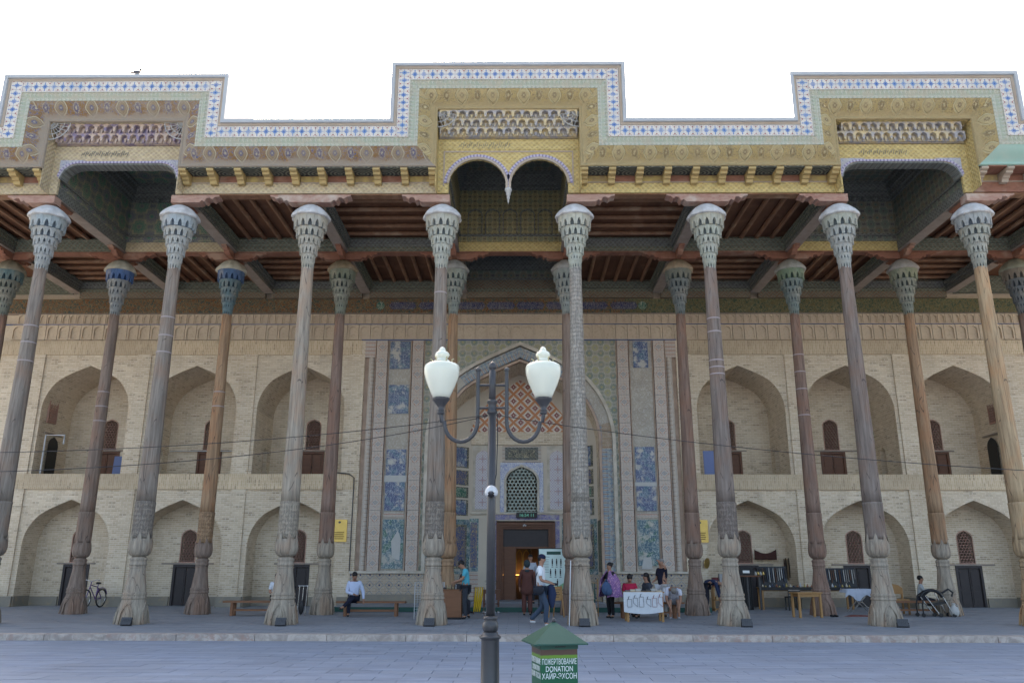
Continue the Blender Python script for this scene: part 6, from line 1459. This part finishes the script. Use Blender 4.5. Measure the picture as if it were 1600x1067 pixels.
# right-hand stall
dc = thing('dark_chair', 'dark chair with a striped pale back cloth tucked under the craft table', 'chair', (9.95, 29.9, ZP))
MB().box(-.22, .22, -.2, .2, .42, .46).build('seat', 'black', dc)
for a_ in (-.20, .20):
    for b_ in (-.18, .18): MB().box(a_-.02, a_+.02, b_-.02, b_+.02, 0, .42).build('leg', 'black', dc)
MB().box(-.22, .22, -.22, -.19, .46, .74).build('backrest', 'black', dc)
for q in range(3): MB().box(-.2, .2, -.228, -.221, .50+q*.08, .53+q*.08).build('stripe', 'weathered', dc)
table('tall wooden stool table in front, left of the white tablecloth', 9.02, 25.75, .82, .5, .73, 'table_wood', rad(12))
t2 = table('long wooden craft table against the wall holding the knife racks', 10.6, 30.5, 3.3, .6, .76)
MB().box(-1.66, 1.66, -.31, .31, .762, .768).box(-1.66, 1.66, -.316, -.304, .66, .768).build('dark_runner', 'black', t2)
for q, (x, w_, hh, lab) in enumerate(((9.55, 1.0, .72, 'black display board of knives on the long craft table'), (11.95, 1.15, .66, 'second black knife board behind the reddish brown rear column'))):
    k_ = thing('knife_board', lab, 'display board', (x, 30.55, ZP+.76)); MB().obox((0, .12, hh/2), (w_/2, 0, 0), (0, .02, -.006), (0, .06, hh/2)).build('board', 'black', k_)
    n = int(w_/.075)
    for i in range(n):
        a = -w_/2+.05+i*.075; l = random.uniform(.3, .5)*hh/.7; c = random.choice([(.03, .025, .02), (.10, .05, .03), (.35, .34, .32), (.04, .05, .07), (.22, .20, .18)])
        mb = MB(); mb.bar((a, .06, hh-.08), (a+.01, .035, hh-.08-l), .030, .02); mb.bar((a, .055, hh-.05), (a, .06, hh-.14), .022, .03); mb.build('knife', 'paint', k_, col=c)
for q in range(26):
    c = random.choice([(.5, .45, .35), (.3, .12, .06), (.45, .46, .48), (.05, .06, .1), (.4, .3, .1)]); h_ = random.uniform(.05, .16)
    o = MB().lathe([(.03, 0), (.04, h_*.4), (.015, h_*.75), (.022, h_)], 8).build('souvenir', 'paint', col=c); tag(o, f'small {cname(c)} souvenir, {ORD[q]} from the left on the long craft table', 'souvenir', 'souvenirs on the craft table'); o.location = (9.05+q*.125, 30.32+.06*(q % 2), ZP+.76)
hb_ = thing('hanging_belts', 'bundle of dark belts and bags hanging on the wall over the craft table', 'belts', (10.72, 32.2, 1.55))
for q in range(9): MB().tube([(-.24+q*.06, -.02, .34+.03*(q % 2)), (-.24+q*.06, -.05, 0), (-.25+q*.06, -.03, -.36-.05*(q % 3))], [.02, .035, .02], 6).build('belt', 'paint', hb_, col=random.choice([(.02, .015, .012), (.05, .03, .02), (.20, .14, .08)]))
o = MB(); v = []; n = 14
for j in range(5):
    for i in range(n+1): x = -.42+.84*i/n; v.append((x, .02*sin(i*1.7), .26-.10*sin(pi*i/n)*(1-j/4)-j*.095-.05*sin(pi*i/n)*(1-j/4)))
o.add(v, [(j*(n+1)+i, j*(n+1)+i+1, (j+1)*(n+1)+i+1, (j+1)*(n+1)+i) for j in range(4) for i in range(n)], None, True); o = o.build('fringed_cloth', 'cloth', col=(.06, .025, .02)); o.modifiers.new('s', 'SOLIDIFY').thickness = .01
tag(o, 'dark red fringed cloth pinned to the niche wall above the knives', 'cloth'); o.location = (9.75, 32.05, 1.98)
bs = thing('black_stand', 'tall stand draped in black with a dark case on top', 'stand', (8.50, 30.3, ZP))
MB().box(-.42, .42, -.3, .3, 1.12, 1.17).build('shelf', 'brown_wood', bs)
for a in (-.40, -.05, .38): MB().box(a-.03, a+.03, -.26, -.20, 0, 1.12).build('leg', 'dark_metal', bs)
mb = MB(); v = []; n = 20
for j in range(2):
    for i in range(n+1): v.append((-.38+.5*i/n, -.22+.04*sin(i*1.9), 1.12*(1-j)))
mb.add(v, [(i, i+1, n+2+i, n+1+i) for i in range(n)], None, True); mb.build('drape', 'black', bs)
o = MB().prism([(-.28, 0), (.28, 0), (.24, .28), (-.22, .3)], -.15, .15).build('display_case', 'black'); tag(o, 'dark slanted case with a white card on top of the black draped stand', 'case'); o.location = (8.45, 30.3, ZP+1.17)
MB().box(-.12, .12, -.156, -.151, .08, .17).build('card', 'print_white', o)
for q in range(7):
    o = MB().lathe([(.03, 0), (.05, .05), (.02, .1), (.03, .13)], 10).build('brass_pot', 'gold_metal' if q % 2 else 'capital_white'); tag(o, f'tiny {"brass" if q % 2 else "white"} pot, {ORD[q % 4]} in the {"rear" if q > 3 else "front"} row beside the dark case', 'pot', 'pots beside the case'); o.location = (8.78+(q % 4)*.09-.0, 30.12+.1*(q//4), ZP+1.17)
gs = thing('goods_shelf', 'wooden shelf of red and grey goods between two columns', 'shelf', (7.42, 29.3, ZP))
for z in (.05, .35, .78): MB().box(-.42, .42, -.2, .2, z, z+.03).build('shelf_board', 'table_wood', gs)
for a in (-.40, .40): MB().box(a-.02, a+.02, -.2, .2, 0, .8).build('side', 'table_wood', gs)
for q, (a, w_, h_, c) in enumerate(((-.30, .2, .30, (.10, .02, .02)), (-.08, .16, .42, (.3, .3, .3)), (.10, .14, .22, (.04, .05, .06)), (.27, .18, .5, (.12, .12, .13)), (-.22, .2, .1, (.4, .3, .18)), (.05, .2, .12, (.05, .08, .2)))):
    o = MB().box(-w_/2, w_/2, -.1, .1, 0, h_).box(-w_*.4, w_*.4, -.106, -.1, h_*.2, h_*.8).build('goods_box', 'paint', col=c); tag(o, ['dark red box on the wooden goods shelf', 'tall grey box on the goods shelf', 'small black box on the goods shelf', 'tall dark bag on the goods shelf', 'flat tan box on the middle board of the goods shelf', 'flat blue box on the middle board of the goods shelf'][q], 'box'); o.location = (7.42+a, 29.3, ZP+(.81 if q < 4 else .38))
o = MB().prism([(.19*cos(t*pi/10), .19*sin(t*pi/10)) for t in range(20)], -.015, .015).build('brass_tray', 'gold_metal'); tag(o, 'round brass tray leaning on the wall over the goods shelf', 'tray'); o.location = (7.28, 31.1, 1.72); o.rotation_euler = (rad(8), 0, rad(50))
wt = thing('folding_table', 'folding table with a white cloth by the dark lower door', 'table', (11.9, 29.0, ZP))
MB().box(-.48, .48, -.3, .3, .70, .73).build('tabletop', 'table_wood', wt)
for a, b_ in (((-.35, -.2), (.35, -.2)), ((.35, -.2), (-.35, -.2)), ((-.35, .2), (.35, .2)), ((.35, .2), (-.35, .2))): MB().bar((a[0], a[1], .7), (b_[0], b_[1], 0), .025).build('leg', 'chrome', wt)
mb = MB(); v = []; n = 18
for j in range(4):
    for i in range(n+1): x = -.52+1.04*i/n; d_ = [(.32, .745), (-.33, .745), (-.36, .6), (-.37, .46+.1*sin(i*.7))][j]; v.append((x*(1+.04*j), d_[0]-.01*sin(i*2)*j, d_[1]-(.12 if i in (0, n) and j < 2 else 0)))
mb.add(v, [(j*(n+1)+i, j*(n+1)+i+1, (j+1)*(n+1)+i+1, (j+1)*(n+1)+i) for j in range(3) for i in range(n)], None, True); o = mb.build('tablecloth', 'cloth', col=(.46, .50, .58)); tag(o, 'white cloth draped over the folding table', 'tablecloth'); o.location = (11.9, 29.0, ZP)
wc = thing('wooden_chair', 'light wooden chair with rounded back left of the seated boy', 'chair', (12.55, 27.6, ZP), rad(180))
for a in (-1, 1):
    for b_ in (-1, 1): MB().box(a*.30-.025, a*.30+.025, b_*.2-.025, b_*.2+.025, 0, .43 if b_ > 0 else .80).build('leg', 'table_wood', wc)
MB().box(-.34, .34, -.23, .23, .43, .47).build('seat', 'table_wood', wc)
MB().prism([(-.33, .62), (.33, .62), (.33, .80), (.2, .90), (0, .94), (-.2, .90), (-.33, .80)], .17-.38, .21-.38).build('backrest', 'table_wood', wc)
MB().box(-.2, .2, -.235, -.215, .62, .78).build('cushion', 'cloth', wc, col=(.25, .25, .32))
sr = thing('stroller', 'black folding pushchair with silver legs in front of the boy', 'stroller', (13.05, 26.2, ZP))
for s in (-1, 1):
    y_ = s*.2
    MB().tube([(-.42, y_, .03), (-.42, y_, .35), (-.35, y_, .62), (-.15, y_, .75), (.05, y_, .78)], .022, 7).build('handle', 'black', sr)
    MB().tube([(-.30, y_, .62), (.08, y_, .05)], .015, 6).build('leg', 'chrome', sr); MB().tube([(.18, y_, .70), (.50, y_, .04)], .015, 6).build('leg', 'chrome', sr)
    for x_ in (-.42, .10, .52): MB().tube([(x_, y_-.015, .06), (x_, y_+.015, .06)], .06, 12).build('wheel', 'black', sr)
MB().prismx([(-.1, 0), (.1, 0)], 0, 0) if False else None
mb = MB(); p = [(-.1+.34*cos(a), 0, .52+.26*sin(a)) for a in [rad(15+i*15) for i in range(11)]]; mb.tube([(x, -.17, z) for x, y, z in p], .05, 7); mb.build('hood', 'black', sr)
MB().obox((.12, 0, .40), (.22, 0, .05), (0, .18, 0), (-.01, 0, .04)).build('seat', 'black', sr); MB().tube([(.2, -.2, .7), (.42, -.2, .82), (.55, -.2, .72), (.5, -.2, .6)], .03, 7).build('armrest', 'black', sr)
jg = thing('jug', 'round pale jug on the floor by the orange rear column', 'jug', (13.62, 26.1, ZP)); MB().lathe([(.07, 0), (.13, .08), (.145, .18), (.11, .28), (.05, .33), (.045, .37), (.06, .40)], 18).build('body', 'capital_white', jg); MB().tube([(.05, 0, .36), (.13, 0, .34), (.13, 0, .24)], .012, 6).build('handle', 'capital_white', jg)
cr = thing('cord_rack', 'wooden rack of green cords behind the carved front column', 'rack', (2.45, 26.0, ZP))
for a in (-.28, .28): MB().tube([(a, 0, 0), (a, 0, 1.05)], .014, 6).ball((a, 0, 1.07), .025, 8, 6).build('post', 'table_wood', cr)
MB().tube([(-.28, 0, .98), (.28, 0, .98)], .012, 6).build('rail', 'table_wood', cr); MB().tube([(-.28, 0, .12), (.28, 0, .12)], .012, 6).build('rail', 'table_wood', cr)
for q in range(7): MB().tube([(-.24+q*.07, 0, .98), (-.23+q*.07, -.03, .6), (-.2+q*.06, -.02, .28)], [.012, .022, .016], 6).build('cord', 'cloth', cr, col=(.02, .09, .07))
fs = thing('metal_frame', 'folded silver metal frame standing beside the left bench', 'frame', (-6.35, 25.9, ZP))
for a in (-.12, .0, .12): MB().tube([(a, 0, .0), (a+.03, 0, .88)], .012, 6).build('tube', 'chrome', fs)
MB().tube([(-.14, 0, .88), (.2, 0, .88)], .012, 6).build('crossbar', 'chrome', fs); MB().ball((0, -.02, .25), .12, 8, 6, (.7, .4, 1.8)).build('bundle', 'black', fs)
def pipe(lab, pts, r=.018, m='dark_metal', cat='pipe', name='wall_pipe'): o0 = pts[0]; tag(MB().tube([tuple(p[i]-o0[i] for i in range(3)) for p in pts], r, 6).build(name, m), lab, cat).location = o0
pipe('dark cable bent over the left edge of the portal', [(-6.9, 31.12, 5.06), (-6.2, 31.10, 5.0), (-6.0, 31.1, 4.85), (-6.0, 31.1, 1.4)], .022, name='wall_cable', cat='cable')
pipe('white drainpipe in the upper loggia next to the portal', [(-6.72, 31.15, 6.5), (-6.72, 31.15, 5.05)], .03, 'white_gloss')
pipe('white pipe frame in the far left upper loggia', [(-18.35, 31.5, 5.05), (-18.35, 31.5, 6.55), (-17.6, 31.5, 6.55), (-17.6, 31.5, 6.2)], .035, 'white_gloss')
pipe('thin white conduit across the back of the second upper loggia from left', [(-14.2, 33.4, 6.18), (-10.9, 33.4, 6.18)], .018, 'white_gloss')
for x, lab in ((-16.2, 'blue sheet leaning in the far left upper loggia doorway'), (7.75, 'blue board standing in the upper loggia right of the portal')):
    o = MB().box(-.24, .24, -.02, .02, 0, .95).build('blue_sheet', 'paint', col=(.14, .18, .34)); tag(o, lab, 'board'); o.location = (x, 33.3 if x < 0 else 31.6, 5.01); o.rotation_euler = (rad(-4), 0, 0)
cdw = tag(MB().box(-.012, .012, -.012, .012, 0, 1.62).build('white_cord', 'white_gloss'), 'white cable trunking on the left side of the carved front column foot', 'cable'); cdw.location = (S*.5-.37, YF-.36, ZP); cdw.rotation_euler = (0, rad(2.2), 0)
o = MB().prism([(-.55, 0), (-.3, .05), (.1, .035), (.55, .0)], -.1, .1).build('floor_cloth', 'cloth', col=(.16, .05, .04)); tag(o, 'dark red cloth dropped on the floor right of the stool table', 'cloth'); o.location = (10.9, 26.3, ZP)
